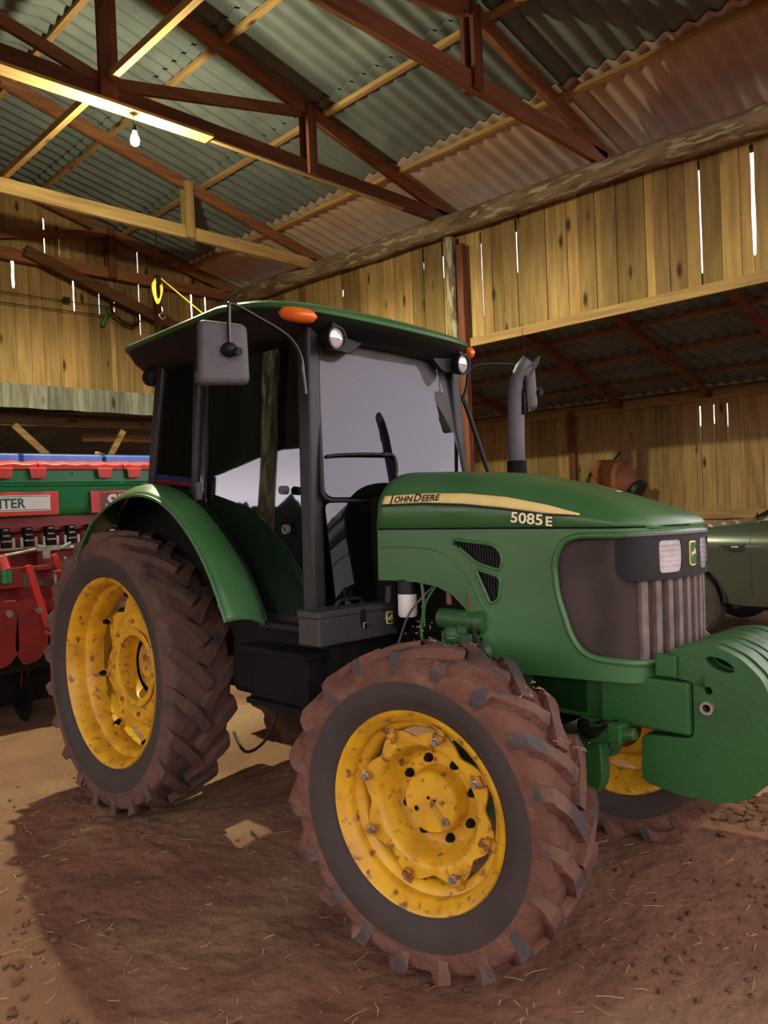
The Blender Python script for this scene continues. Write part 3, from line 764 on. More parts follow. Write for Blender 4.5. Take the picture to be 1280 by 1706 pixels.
def bonnet():
    m = MB(); NX, NS = 56, 48; vs = []
    for i in range(NX+1):
        t = i/NX
        for j in range(NS+1):
            s_ = -1+2*j/NS
            # nested plan: rear line to nose curve
            yf = .315*s_; cornr = .085*max(0, (abs(s_)-.75)/.25)**2
            xf = nosex(yf)-cornr
            x = XR_-.06+(xf-XR_+.06)*(t**.9)
            hw_ = halfw(min(x, 2.8)); y = s_*(hw_*(1-t**6)+.315*t**6)
            g = (1-abs(s_)**3.0)**(1/2.6)
            e = min(1, (xf-x)/.05); e = math.sqrt(max(0, 1-(1-e)**2))
            zt = ztop(x+.02*abs(s_)); z = ZS+(zt-ZS)*g*(.35+.65*e)+.012*e
            vs.append((x, y, z))
    fs = []
    for i in range(NX):
        for j in range(NS): a = i*(NS+1)+j; fs.append((a, a+1, a+NS+2, a+NS+1))
    m.add(vs, fs)
    # rim strip down to the side panels
    hood = m.build('bonnet', GREEN, TR, smooth=60); so = hood.modifiers.new('t', 'SOLIDIFY'); so.thickness = .012; so.offset = -1
    return hood, vs, NS
hood, _hv, _hn = bonnet()
def hood_y(x, z):
    """near-side surface of the bonnet at (x, z): y (negative)"""
    hw_ = halfw(x); zt = ztop(x); g = max(0, min(1, (z-ZS-.012)/(zt-ZS))); s_ = (1-g**2.6)**(1/3.0)
    return -s_*hw_
def on_hood(dx=0, dz=0, off=.003): return lambda x, z: (x+dx, hood_y(x+dx, z+dz)-off, z+dz)

# lip under the bonnet edge: front skirt of the bonnet over the grille
m = MB()
poly = [(0, 1.44), (ux(2.54), 1.455)]
# side panel: outline in (arclength, z) running right round the nose to the other side
def sp_outline(mirror=False):
    low = [(1.645, 1.285), (1.72, 1.288), (1.86, 1.285), (1.97, 1.272), (2.05, 1.24), (2.11, 1.19), (2.16, 1.12), (2.21, 1.045), (2.26, .985), (2.33, .955)]
    return [(ux(x), z) for x, z in low]
low = sp_outline()
mid = UL/2
o1 = low+[(ux(2.6), .965), (ux(2.76), .972), (mid-.2, .975), (mid, .975)]
outl = o1+[(UL-u, z) for u, z in o1[::-1][1:]]+[(UL-ux(1.645), 1.512), (mid, 1.512), (ux(1.645), 1.512)]
def round_poly(P, r=.03, n=4, skip=()):
    out = []; N = len(P)
    for i in range(N):
        p = Vector(P[i]); a = Vector(P[i-1]); b = Vector(P[(i+1) % N])
        if i in skip: out.append(tuple(p)); continue
        da, db = (a-p), (b-p); ra = min(r, da.length*.45, db.length*.45)
        s0 = p+da.normalized()*ra; s1 = p+db.normalized()*ra
        for k in range(n+1):
            t = k/n; out.append(tuple((1-t)**2*s0+2*t*(1-t)*p+t*t*s1))
    return out
gr = [(ux(2.60), 1.478), (ux(2.515), 1.37), (ux(2.535), 1.24), (ux(2.60), 1.105), (ux(2.66), 1.050), (ux(2.76), 1.035)]
gro = [(ux(2.60), 1.482), (ux(2.545), 1.455), (ux(2.515), 1.385), (ux(2.525), 1.27), (ux(2.575), 1.12), (ux(2.615), 1.065), (ux(2.67), 1.045), (mid-.2, 1.038), (mid, 1.036)]
grille_hole = gro+[(UL-u, z) for u, z in gro[::-1][1:]]+[(mid, 1.488)]
grille_hole = round_poly(grille_hole, .03, 3)
v1 = round_poly([(ux(2.04), 1.470), (ux(2.26), 1.447), (ux(2.296), 1.405), (ux(2.285), 1.345), (ux(2.17), 1.375)], .03, 3)
v2 = round_poly([(ux(2.165), 1.352), (ux(2.283), 1.322), (ux(2.275), 1.235), (ux(2.235), 1.212)], .02, 3)
m = MB(); m.sheet(outl, [grille_hole, v1, v2, [(UL-u, z) for u, z in v1][::-1], [(UL-u, z) for u, z in v2][::-1]], .03, fplan(0), .014)
side = m.build('side_panel', GREEN, TR, smooth=50)
def lip(loop, r, dep, mm, nm, par, closed=True):
    m = MB(); P = []
    for i in range(len(loop)):
        a, b = Vector(loop[i]), Vector(loop[(i+1) % len(loop)])
        if not closed and i == len(loop)-1: P.append(a); break
        k = max(1, int((b-a).length/.03))
        P += [a.lerp(b, j/k) for j in range(k)]
    m.tube([(*plan(p.x, dep), p.y) for p in P], r, 8, closed=closed); return m.build(nm, mm, par, smooth=60)
lip(grille_hole, .013, .002, GREEN, 'grille_surround', TR)
for v in (v1, v2): lip(v, .007, .0, GREEN, 'vent_lip', side)
# raised swage that sweeps over the wheel arch
sw = [(ux(1.655), 1.432), (ux(1.85), 1.435), (ux(1.98), 1.42), (ux(2.08), 1.37), (ux(2.15), 1.29), (ux(2.20), 1.20), (ux(2.25), 1.15)]
lip([tuple(p) for p in [(q.x, q.y) for q in prof_smooth([(a, b, 0) for a, b in sw], 4)]], .006, .003, GREEN, 'panel_crease', side, closed=False)
# seam between bonnet and panel
seam = [(ux(1.58), 1.522), (ux(1.9), 1.512), (ux(2.3), 1.462), (ux(2.54), 1.44)]
lip([(ux(1.65), 1.512), (ux(1.95), 1.512), (ux(2.3), 1.512), (ux(2.7), 1.510), (mid-.1, 1.512), (mid, 1.512)], .0035, .000, DARK, 'panel_gap', side, closed=False)
# vents filling
for v, nm in ((v1, 'upper_vent'), (v2, 'lower_vent')):
    m = MB(); m.sheet(v, [], .03, fplan(.016), .006); vo = m.build(nm, BLK, side, smooth=50)
    m = MB(); us = [p[0] for p in v]; zs = [p[1] for p in v]; u = min(us)+.012
    while u < max(us)-.005:
        zz = [z for z in [min(zs)+k*.004 for k in range(80)] if inside((u, z), v)]
        if len(zz) > 3: m.box((*plan(u, .014), (zz[0]+zz[-1])/2), (.005, .010, zz[-1]-zz[0]))
        u += .013
    m.build('vent_rib', BLK, side, smooth=0)
# grille: folded side mesh, then upright ribs across the nose
def gfn(u, v, d):
    k = ux(2.80); uu = u if u < mid else UL-u
    wav = .0
    if uu < k: wav = .010*math.sin(uu*30+.5)
    return (*plan(u, .022+wav+d), v)
gi = [(u+(mid-u)*.0, z) for u, z in grille_hole]
m = MB(); m.sheet(grille_hole, [], .018, gfn, .006); gm = m.build('grille', GRIL, TR, smooth=60)
for k in range(-4, 5):
    u = mid+k*.068
    m = MB(); p0 = plan(u-.014, .004); p1 = plan(u+.014, .004); q0 = plan(u-.018, .03); q1 = plan(u+.018, .03)
    vs = []
    for z, ins in ((1.035, 0), (1.36, 0)): vs += [(*p0, z), (*p1, z), (*q1, z), (*q0, z)]
    m.add(vs, [(0, 1, 5, 4), (1, 2, 6, 5), (3, 0, 4, 7), (2, 3, 7, 6), (0, 3, 2, 1), (4, 5, 6, 7)]); m.build('grille_rib', RIB, gm, smooth=0, bevel=.003)
# headlamp housing wraps the nose
HZ0, HZ1 = 1.325, 1.482
hp = round_poly([(ux(2.745), 1.345), (ux(2.79), HZ0), (mid, HZ0), (UL-ux(2.79), HZ0), (UL-ux(2.745), 1.345), (UL-ux(2.745), 1.475), (UL-ux(2.79), HZ1+.003), (mid, HZ1+.003), (ux(2.79), HZ1+.003), (ux(2.745), 1.475)], .02, 3)
def hfn(u, v, d):
    uu = u if u < mid else UL-u; t = min(1, max(0, (uu-ux(2.745))/.10)); t = t*t*(3-2*t)
    return (*plan(u, .012-.022*t+d), v)
Lh = []
for sgn in (-1, 1):
    c = mid+sgn*.150
    Lh.append(round_poly([(c-.064, 1.348), (c+.064, 1.348), (c+.066, 1.462), (c-.066, 1.462)], .02, 4))
m = MB(); m.sheet(hp, Lh, .018, hfn, .05); hh = m.build('headlamp_housing', BLK, TR, smooth=45, bevel=.003)
for i, L_ in enumerate(Lh):
    m = MB(); m.sheet(L_, [], .015, lambda u, v, d: (*plan(u, -.004+d-.004*math.cos((v-1.407)*22)), v), .006); hl = m.build('headlamp', LENS, TR, smooth=60)
    m = MB(); m.sheet([((u-mid)*1.0+mid, v) for u, v in L_], [], .03, lambda u, v, d: (*plan(u, .028+d), v), .004); m.build('reflector', REFL, hl, smooth=60)
    m = MB(); 
    for k in range(5):
        uu = [p[0] for p in L_]; u0, u1 = min(uu)+.006, max(uu)-.006; z = 1.372+k*.018
        m.tube([(*plan(u0+(u1-u0)*j/6, -.009), z) for j in range(7)], .0012, 5)
    m.build('lens_flute', LENS, hl)
lip([(ux(2.79), HZ1), (mid-.2, HZ1+.001), (mid, HZ1+.001), (mid+.2, HZ1+.001)], .006, -.010, GREYP, 'housing_edge', hh, closed=False)
# badge: green shield with a yellow leaping deer
def badge(fn, w_, h_, parent, name='deer_badge'):
    out_ = round_poly([(-w_/2, -h_/2+w_*.12), (-w_*.3, -h_/2), (w_*.3, -h_/2), (w_/2, -h_/2+w_*.12), (w_/2, h_/2), (-w_/2, h_/2)], w_*.2, 4)
    m = MB(); m.sheet(out_, [], w_/5, fn, .006); b = m.build(name, DECAL, parent, smooth=0)
    ins = [(x*.84, y*.88) for x, y in out_]
    m = MB(); m.sheet(ins, [], w_/5, lambda u, v, d: fn(u, v, d-.002), .002); m.build('badge_field', GREEND, b if b.parent == TR else b.parent, smooth=0)
    deer = [(-.36, .02), (-.26, .12), (-.05, .13), (.08, .17), (.10, .27), (-.02, .36), (.02, .38), (.12, .31), (.16, .38), (.20, .30), (.28, .25), (.36, .20), (.35, .16), (.25, .16), (.20, .06), (.32, -.02), (.40, -.12), (.37, -.14), (.27, -.06), (.10, .0), (-.05, -.02), (-.20, -.10), (-.32, -.26), (-.36, -.25), (-.27, -.08), (-.33, -.04), (-.42, -.06)]
    ds = min(w_*1.0, h_)
    m = MB(); m.sheet([(x*ds*.92, y*ds*.92) for x, y in deer], [], w_/4, lambda u, v, d: fn(u, v, d-.0035), .002); m.build('badge_deer', DECAL, b if b.parent == TR else b.parent, smooth=0)
badge(lambda u, v, d: (*plan(mid+u, -.014+d), 1.408+v), .052, .090, TR)
# stripe with the maker's name and the type number
def band(top, bot, name, mm, off):
    m = MB(); vs = []; N = 60
    for i in range(N+1):
        x = top[0][0]+(top[-1][0]-top[0][0])*i/N
        def itp(T_):
            for (a, za), (b, zb) in zip(T_, T_[1:]):
                if x <= b+1e-6: return za+(zb-za)*(x-a)/(b-a)
            return T_[-1][1]
        zt, zb = itp(top), itp(bot)
        for j in range(4):
            z = zb+(zt-zb)*j/3; vs.append((x, hood_y(x, z)-off, z))
    fs = [(i*4+j, i*4+j+1, i*4+j+5, i*4+j+4) for i in range(N) for j in range(3)]
    m.add(vs, fs); o = m.build(name, mm, hood, smooth=60); so = o.modifiers.new('t', 'SOLIDIFY'); so.thickness = .0015; so.offset = 0; return o
st_top = [(1.67, 1.658), (1.9, 1.662), (2.1, 1.655), (2.3, 1.633), (2.48, 1.598), (2.62, 1.562)]
st_bot = [(1.67, 1.622), (1.9, 1.624), (2.1, 1.613), (2.3, 1.592), (2.48, 1.567), (2.62, 1.556)]
band([(x, z-.004) for x, z in st_bot[:-1]]+[(2.62, 1.556)], [(x, z-.010) for x, z in st_bot[:-1]]+[(2.62, 1.553)], 'stripe_underline', INK, .004)  # thin black line along the lower edge of the yellow stripe
band(st_top, st_bot, 'yellow_stripe', DECAL, .006)
def word(parts, x0, z0, slope, mm, off, par, sx=1.0):
    x = x0
    for body, size, adv in parts:
        text('maker_name' if mm is INK else 'type_number', body, size, lambda a, b, x=x: (x+a*sx, hood_y(x+a*sx, z0+slope*(x+a*sx-x0)+b)-off, z0+slope*(x+a*sx-x0)+b), mm, par, offset=.0011)
        x += adv
word([('J', .046, .022), ('OHN', .036, .108), ('D', .046, .044), ('EERE', .036, .1)], 1.715, 1.628, .01, INK, .009, hood, 1.22)
word([('5085', .056, .150), ('E', .048, .05)], 2.335, 1.536, -.10, CREAM, .007, hood, 1.28)
# steel plate set as the air scoop's glint on top of the bonnet
m = MB(); m.box((2.52, .05, 1.662), (.14, .05, .010), rot=Matrix.Rotation(.27, 3, 'Y')); m.build('bonnet_glint_plate', STEEL, TR, smooth=0, bevel=.003)

# ---------- cab
def tubep(name, pts, r, mm, par=None, n=10, sm=4, label=None):
    m = MB(); P = prof_smooth(pts, sm) if sm else pts; m.tube(P, r, n); o = m.build(name, mm, par or TR, smooth=60)
    if label: o['label'] = label
    return o
YC = .62
def pil(name, a, b, wx, wy, mm=PILLAR, par=None):
    m = MB(); m.beam(a, b, wx, wy, up=(0, 1, 0)); return m.build(name, mm, par or TR, smooth=30, bevel=.014)
A_T, A_B = (1.365, 2.44), (1.43, 1.12)
for s_ in (-1, 1):
    pil('front_pillar', (A_B[0], s_*.560, A_B[1]), (A_T[0], s_*.510, A_T[1]), .085, .075)
    pil('middle_pillar', (.585, s_*.622, 1.66), (.63, s_*.61, 2.46), .05, .05)
    pil('rear_pillar', (.11, s_*.60, 1.70), (.255, s_*.60, 2.46), .07, .06)
    # quarter window and door, with black rims
    def cs(u, v, d, s_=s_): return (.6+(u-.6)*.9 if u > .6 else u, s_*(.632-d-.085*max(0, (u-.6)/.9)-.03*(v-1.6)), v)
    q = round_poly([(.12, 1.745), (.43, 1.715), (.575, 1.70), (.615, 2.45), (.265, 2.45)], .04, 3)
    qi = [(.36+(u-.36)*.86, 2.07+(v-2.07)*.93) for u, v in q]
    m = MB(); m.sheet(q, [qi], .08, cs, .02); w1 = m.build('quarter_window', BLKG, TR, smooth=30, bevel=.004)
    m = MB(); m.sheet([(.36+(u-.36)*.90, 2.07+(v-2.07)*.95) for u, v in q], [], .3, lambda u, v, d: cs(u, v, d+.008), .004); m.build('quarter_glass', SIDEGL, w1, smooth=0)
    q = round_poly([(.625, 1.64), (.75, 1.545), (.95, 1.37), (1.07, 1.2), (1.135, 1.085), (1.49, 1.085), (1.495, 2.44), (.66, 2.46)], .05, 3)
    qi = round_poly([(.665, 1.665), (.79, 1.575), (1.0, 1.385), (1.11, 1.22), (1.165, 1.125), (1.455, 1.125), (1.455, 2.40), (.695, 2.42)], .05, 3)
    qo = round_poly([(.655, 1.655), (.78, 1.565), (.98, 1.38), (1.10, 1.21), (1.155, 1.115), (1.465, 1.115), (1.465, 2.41), (.685, 2.43)], .05, 3)
    m = MB(); m.sheet(q, [qi], .06, cs, .025); dr = m.build('door', BLKG, TR, smooth=30, bevel=.004)
    m = MB(); m.sheet(qo, [], .4, lambda u, v, d: cs(u, v, d+.008), .004); m.build('door_glass', SIDEGL, dr, smooth=0)
    m = MB(); m.lathe([(.0001, -.035), (.02, -.035), (.02, 0)], 20, (1.27, s_*.575, 1.70)); m.lathe([(.012, -.02), (.022, -.02), (.022, .0), (.012, .0)], 20, (1.27, s_*.575, 1.52), close=True); m.build('door_handle', GREYP, dr)
    m = MB(); m.box((.655, s_*.65, 1.72), (.03, .02, .09)); m.box((.66, s_*.645, 2.30), (.03, .02, .06)); m.build('door_hinge', STEEL if False else GREYP, dr, smooth=0, bevel=.003)
# windshield: bowed glass between the pillars
def wfn(u, v, d): return (1.515-.05*(u/.5)**2-d-.14*(v-1.7), u*(1.03-.17*(v-1.66)), v)
wq = round_poly([(-.505, 1.66), (.505, 1.66), (.505, 2.43), (-.505, 2.43)], .05, 4)
m = MB(); m.sheet(wq, [], .05, wfn, .005); ws = m.build('windshield', FRONTGL, TR, smooth=60)
m = MB(); wb = round_poly([(-.515, 1.645), (.515, 1.645), (.515, 2.445), (-.515, 2.445)], .05, 4)
m.tube([wfn(p[0], p[1], .002) for p in wb], .012, 8, closed=True); m.build('windshield_seal', BLK, ws, smooth=60)
# lower front windows and dash cowl
for s_ in (-1, 1):
    m = MB(); q = round_poly([(-.505, 1.18), (-.30, 1.18), (-.30, 1.635), (-.505, 1.635)], .03, 3)
    m.sheet(q, [], .1, lambda u, v, d: (wfn(u, v, d)[0], s_*-u*1.04, v), .006); m.build('lower_front_window', SIDEGL, TR, smooth=30)
m = MB(); m.box((1.40, 0, 1.40), (.14, .76, .62)); m.box((1.60, 0, 1.36), (.16, .60, .60)); m.box((1.34, 0, 1.70), (.16, .96, .045)); m.build('firewall', DARK, TR, smooth=0, bevel=.02)
m = MB(); m.box((.80, 0, 1.16), (1.22, 1.06, .07)); m.box((.16, 0, 1.45), (.05, 1.1, .52)); m.box((.5, .47, 1.42), (.9, .22, .5)); m.box((.5, -.47, 1.42), (.7, .22, .4))
m.build('cab_floor', DARK, TR, smooth=0, bevel=.01)
m = MB(); q = [(-.55, 1.75), (.55, 1.75), (.55, 2.42), (-.55, 2.42)]; m.sheet(round_poly(q, .05, 3), [], .3, lambda u, v, d: (.12+.2*(v-1.72)+d, u, v), .005); m.build('rear_window', SIDEGL, TR, smooth=0)
# seat, steering wheel, column
m = MB(); m.box((.62, 0, 1.45), (.46, .46, .12)); m.box((.62, 0, 1.30), (.3, .3, .2)); so_ = m.build('seat', SEATM, TR, smooth=30, bevel=.04)
m = MB(); m.box((.38, 0, 1.74), (.11, .44, .52), rot=Matrix.Rotation(-.12, 3, 'Y')); m.build('backrest', SEATM, so_, smooth=30, bevel=.04)
R_ = Matrix.Rotation(.55, 3, 'Y')
m = MB(); m.tube([R_ @ Vector((.19*math.cos(2*PI*k/40), .19*math.sin(2*PI*k/40), 0))+Vector((1.07, 0, 1.78)) for k in range(40)], .014, 8, closed=True)
for k in range(3):
    a = 2*PI*k/3; m.tube([Vector((1.07, 0, 1.77)), R_ @ Vector((.19*math.cos(a), .19*math.sin(a), 0))+Vector((1.07, 0, 1.78))], .010, 6)
m.build('steering_wheel', BLK, TR); tubep('steering_column', [(1.07, 0, 1.77), (1.28, 0, 1.45)], .035, DARK, sm=0)
# roof: green shell over a black underside
def roof_plan(t):
    """outline of the roof, t in 0..1 counter-clockwise; (x, y)"""
    return None
RP = round_poly([(-.06, -.64), (.0, -.70), (1.02, -.715), (1.27, -.685), (1.42, -.615), (1.53, -.47), (1.595, -.24), (1.615, 0), (1.595, .24), (1.53, .47), (1.42, .615), (1.27, .685), (1.02, .715), (.0, .70), (-.06, .64)], .08, 3)
def ztr(x):
    T_ = [(-.1, 2.535), (.1, 2.56), (.5, 2.585), (.9, 2.58), (1.15, 2.56), (1.35, 2.525), (1.5, 2.49), (1.65, 2.45)]
    for (a, za), (b, zb) in zip(T_, T_[1:]):
        if x <= b: return za+(zb-za)*max(0, (x-a)/(b-a))
    return T_[-1][1]
def ring(k, dz): return [(.82+(x-.82)*k, y*k, ztr(.82+(x-.82)*k)+dz) for x, y in RP]
def loft(rings, name, mm, capl=True, capf=True, smooth=45):
    m = MB(); n = len(rings[0]); vs = [v for r in rings for v in r]; fs = []
    for i in range(len(rings)-1):
        for k in range(n): fs.append((i*n+k, i*n+(k+1) % n, (i+1)*n+(k+1) % n, (i+1)*n+k))
    if capf: fs.append(tuple(range(n))[::-1])
    if capl: fs.append(tuple((len(rings)-1)*n+k for k in range(n)))
    m.add(vs, fs); return m.build(name, mm, TR, smooth=smooth)
roof = loft([ring(.985, -.020), ring(1.0, -.012), ring(1.003, .002), ring(.99, .012), ring(.95, .022), ring(.86, .034), ring(.7, .048), ring(.45, .058), ring(.2, .062), ring(.02, .062)], 'roof', GREEN)
def ringu(k, z0, f, xs=1): return [(.82+(x-.82)*k*xs, y*k, (ztr(.82+(x-.82)*k)-.020)*(1-f)+z0*f) for x, y in RP]
under = loft([ring(.985, -.016), ringu(.980, 2.40, .12), ringu(.955, 2.395, .45), ringu(.90, 2.39, .85), ringu(.84, 2.385, 1), ringu(.5, 2.385, 1), ringu(.02, 2.385, 1)], 'roof_underside', BLK)
# front corners bulge where the lamps sit
def corner_lamp(s_):
    # amber marker lamp
    c = Vector((1.425, s_*.615, 2.468)); d = Vector((.70, -s_*.70, -.15)).normalized(); 
    m = MB(); P = []; rr = []
    for k in range(11):
        t = -1+2*k/10; P.append(c+d*.088*t); rr.append(max(.002, .034*(1-abs(t)**3.0)**.5*(1 if t < 0 else 1)))
    m.tube(P, rr, 14); o = m.build('marker_lamp', ORANGE, TR, smooth=60); return o
for s_ in (-1, 1):
    mk = corner_lamp(s_)
    # round work lamp
    c = Vector((1.51, s_*.46, 2.375))
    def at(prof, mm, nm, par=TR):
        m = MB(); m.lathe(prof, 28, axis='x'); R2 = Matrix.Rotation(.10, 3, 'Y') @ Matrix.Rotation(-s_*.10*0, 3, 'Z')
        m.v = [tuple(R2 @ Vector(v)+c) for v in m.v]; return m.build(nm, mm, par, smooth=40)
    wl = at([(-.085, 0.0001), (-.085, .03), (-.06, .05), (-.01, .057), (.0, .056), (.0, .046), (-.012, .043)] and [(.0001, -.085), (.03, -.085), (.05, -.06), (.057, -.01), (.056, .004), (.047, .004), (.043, -.012)], BLK, 'work_lamp')
    at([(.0001, .004), (.03, .001), (.044, -.008), (.044, -.014)], LENS, 'lamp_glass', wl)
    at([(.0001, .0055), (.010, .0045), (.010, .0)], ORANGE if False else REFL, 'lamp_bulb', wl)
    m = MB(); m.box((c.x-.03, c.y, c.z+.055), (.03, .03, .03)); m.build('lamp_bracket', BLK, wl, smooth=0)
    # rear work lamp under the back corner
    c = Vector((.14, s_*.615, 2.375)); wl = at([(.0001, -.03), (.03, -.03), (.045, -.02), (.05, .03), (.045, .045), (.0001, .05)], BLK, 'rear_work_lamp')
# visor pieces under the front edge of the roof
for s_ in (-1, 1):
    m = MB(); m.prism(round_poly([(s_*.22, 2.42), (s_*.46, 2.42), (s_*.44, 2.345), (s_*.36, 2.32), (s_*.30, 2.35)], .03, 3), 1.435, 1.465, 'x'); m.build('visor_corner', BLK, TR, smooth=30, bevel=.004)
# wiper
tubep('wiper_arm', [(1.505, -.09, 1.765), (1.505, -.085, 1.81), (1.50, -.10, 1.86), (1.495, -.16, 1.87)], .009, BLK, sm=4)
tubep('wiper_blade', [(1.455, -.49, 1.845), (1.475, -.4, 1.855), (1.500, -.25, 1.862), (1.503, -.13, 1.862)], .008, BLK)
# mirrors on bent arms
def mirror(s_):
    if s_ < 0:
        cx, cy, cz = (1.36, -.97, 2.255); yaw = -.42
        pts = [(1.43, -.585, 2.12), (1.43, -.595, 2.20), (1.43, -.61, 2.29), (1.43, -.68, 2.365), (1.42, -.84, 2.425), (1.42, -.96, 2.455), (1.42, -.975, 2.42), (1.42, -.975, 2.28)]
    else:
        cx, cy, cz = (1.57, .985, 2.29); yaw = .62
        pts = [(1.40, .58, 2.20), (1.41, .61, 2.28), (1.42, .62, 2.36), (1.45, .66, 2.405), (1.52, .82, 2.42), (1.56, .93, 2.42), (1.60, .97, 2.39), (1.62, .98, 2.31)]
    a = tubep('mirror_arm', pts, .009, BLKG if s_ < 0 else BLK)
    m = MB(); Rm_ = Matrix.Rotation(yaw, 3, 'Z') @ Matrix.Rotation(-.05, 3, 'Y')
    poly = round_poly([(-.105, -.135), (.105, -.125), (.10, .125), (-.10, .135)], .03, 4)
    vs = []
    R0 = [(1.0, .0), (1.0, .022), (.93, .036), (.8, .042)]
    n = len(poly)
    for k, h in R0: vs += [Rm_ @ Vector((h, y*k, z*k))+Vector((cx, cy, cz)) for y, z in poly]
    fs = [tuple(range(n))]
    for i in range(3):
        for k in range(n): fs.append((i*n+k, i*n+(k+1) % n, (i+1)*n+(k+1) % n, (i+1)*n+k))
    fs.append(tuple(3*n+k for k in range(n))[::-1]); m.add(vs, fs); mm = m.build('mirror', GREYP, TR, smooth=40)
    m = MB(); m.add([Rm_ @ Vector((-.002, y*.92, z*.94))+Vector((cx, cy, cz)) for y, z in poly], [tuple(range(n))]); m.build('mirror_glass', CHROME, mm)
    m = MB(); m.ball((cx+.055, s_*.975, 2.265), .034, 10, sc=(1.1, 1, .9)); m.tube([(cx+.03, s_*.975, 2.265), (cx+.105, s_*.96, 2.25)], .018, 12); m.build('mirror_knuckle', BLK, a)
mirror(-1); mirror(1)
# hand rail at the far front pillar
tubep('hand_rail', [(1.36, .57, 2.22), (1.385, .60, 2.22), (1.41, .62, 2.14), (1.54, .62, 1.79), (1.62, .62, 1.56)], .013, BLK)
# exhaust stack with flared tip and flap
m = MB(); m.tube([(1.94, .30, 1.60), (1.94, .30, 1.95), (1.945, .30, 2.14), (1.955, .30, 2.20), (1.98, .31, 2.26), (2.01, .32, 2.30)], [.040, .040, .040, .040, .038, .034], 20, cap=False)
ex = m.build('exhaust_pipe', GREYP, TR, smooth=60); so = ex.modifiers.new('t', 'SOLIDIFY'); so.thickness = .003
m = MB(); m.prism(round_poly([(-.045, 0), (.0, -.012), (.05, .0), (.045, .10), (.015, .15)], .02, 3), -.002, .002, 'x'); Rk = Matrix.Rotation(.75, 3, 'Y'); m.v = [tuple(Rk @ Vector(v)+Vector((1.97, .31, 2.205))) for v in m.v]; m.build('exhaust_flap', STEEL if False else GREYP, ex, smooth=0)
m = MB(); m.box((1.985, .30, 2.10), (.02, .02, .12)); m.box((2.0, .30, 2.185), (.012, .02, .08)); m.build('flap_counterweight', DARK, ex, smooth=0, bevel=.003)
m = MB(); m.lathe([(.041, -.04), (.047, -.04), (.047, .04), (.041, .04)], 20, (1.94, .30, 1.78), 'z', close=True); m.build('exhaust_collar', DARK, ex)

# ---------- fenders
def fender(s_):
    outer = prof_smooth([(-.30, 1.36, 0), (-.19, 1.48, 0), (-.08, 1.572, 0), (.13, 1.665, 0), (.36, 1.705, 0), (.58, 1.685, 0), (.77, 1.605, 0), (.95, 1.465, 0), (1.08, 1.31, 0), (1.19, 1.12, 0)], 5)
    inner = prof_smooth([(-.34, 1.56, 0), (-.24, 1.68, 0), (-.10, 1.755, 0), (.05, 1.775, 0), (.30, 1.755, 0), (.55, 1.67, 0), (.72, 1.56, 0), (.90, 1.405, 0), (1.04, 1.24, 0), (1.145, 1.055, 0)], 5)
    m = MB(); n = len(outer); J = 7; vs = []
    for a, b in zip(outer, inner):
        for j in range(J):
            t = j/(J-1); p = a.lerp(b, t); y = -(.87-.27*t); bow = .035*math.sin(PI*t)
            vs.append((p.x+bow*.5, s_*-y*-1*-1, p.y+bow) if False else (p.x+bow*.45, -s_*y, p.y+bow*.8))
    fs = [(i*J+j, i*J+j+1, (i+1)*J+j+1, (i+1)*J+j) for i in range(n-1) for j in range(J-1)]
    m.add(vs, fs); f = m.build('fender', GREEN, TR, smooth=70); so = f.modifiers.new('t', 'SOLIDIFY'); so.thickness = .010; so.offset = 0
    # rolled outer lip and the rubber seal along the cab
    m = MB(); m.tube([(v[0], v[1], v[2]) for v in vs[::J]], .008, 8); m.build('fender_lip', GREEN, f, smooth=60)
    m = MB(); m.tube([(v[0], v[1], v[2]+.005) for v in vs[J-1::J]][10:], .010, 8); m.build('fender_seal', BLK, f, smooth=60)
    # black inner well
    m = MB(); q = [(p.x, p.y-.01) for p in inner]+[(1.12, 1.0), (.9, .95), (.6, 1.3), (.3, 1.42), (-.1, 1.4)]
    m.sheet(q, [], .12, lambda u, v, d: (u, s_*(.60-d), v), .01); m.build('wheel_well', DARK, TR, smooth=0)
fender(-1); fender(1)

# ---------- chassis, tanks, step, toolbox
m = MB(); m.box((.35, 0, .82), (1.2, .42, .46)); m.box((1.45, 0, .86), (1.2, .36, .44)); m.box((0, 0, .76), (.34, 1.0, .24)); m.box((2.1, 0, .90), (.7, .34, .34)); m.build('transmission', DARK, TR, smooth=0, bevel=.03)
m = MB(); m.box((1.22, -.41, .90), (.76, .40, .36)); m.build('fuel_tank', DARK, TR, smooth=0, bevel=.04)
m = MB(); m.box((1.16, .42, .90), (.8, .40, .34)); m.build('fuel_tank', DARK, TR, smooth=0, bevel=.04)
m = MB(); m.box((1.34, -.66, .985), (.46, .18, .03)); m.box((1.36, -.64, .87), (.38, .14, .22)); m.box((1.36, -.67, .755), (.40, .16, .025)); m.build('step', DARK, TR, smooth=0, bevel=.004)
m = MB(); m.box((1.31, .0, 1.075), (.42, 1.26, .035)); m.build('cab_sill', BLK, TR, smooth=0, bevel=.01)
tb = MB(); tb.box((1.59, -.50, 1.095), (.135, .47, .115)); tbo = tb.build('toolbox', TOOLB, TR, smooth=0, bevel=.006)
m = MB(); m.box((1.59, -.50, 1.167), (.142, .478, .030)); m.build('toolbox_lid', TOOLB, tbo, smooth=0, bevel=.006)
m = MB(); m.tube(prof_smooth([(1.59, -.58, 1.184), (1.59, -.565, 1.207), (1.59, -.50, 1.212), (1.59, -.435, 1.207), (1.59, -.42, 1.184)], 4), .008, 8); m.box((1.59, -.58, 1.186), (.03, .022, .008)); m.box((1.59, -.42, 1.186), (.03, .022, .008)); m.build('toolbox_handle', BLK, tbo)
m = MB(); m.box((1.661, -.485, 1.135), (.008, .03, .07)); m.build('toolbox_hasp', DARK, tbo, smooth=0, bevel=.002)
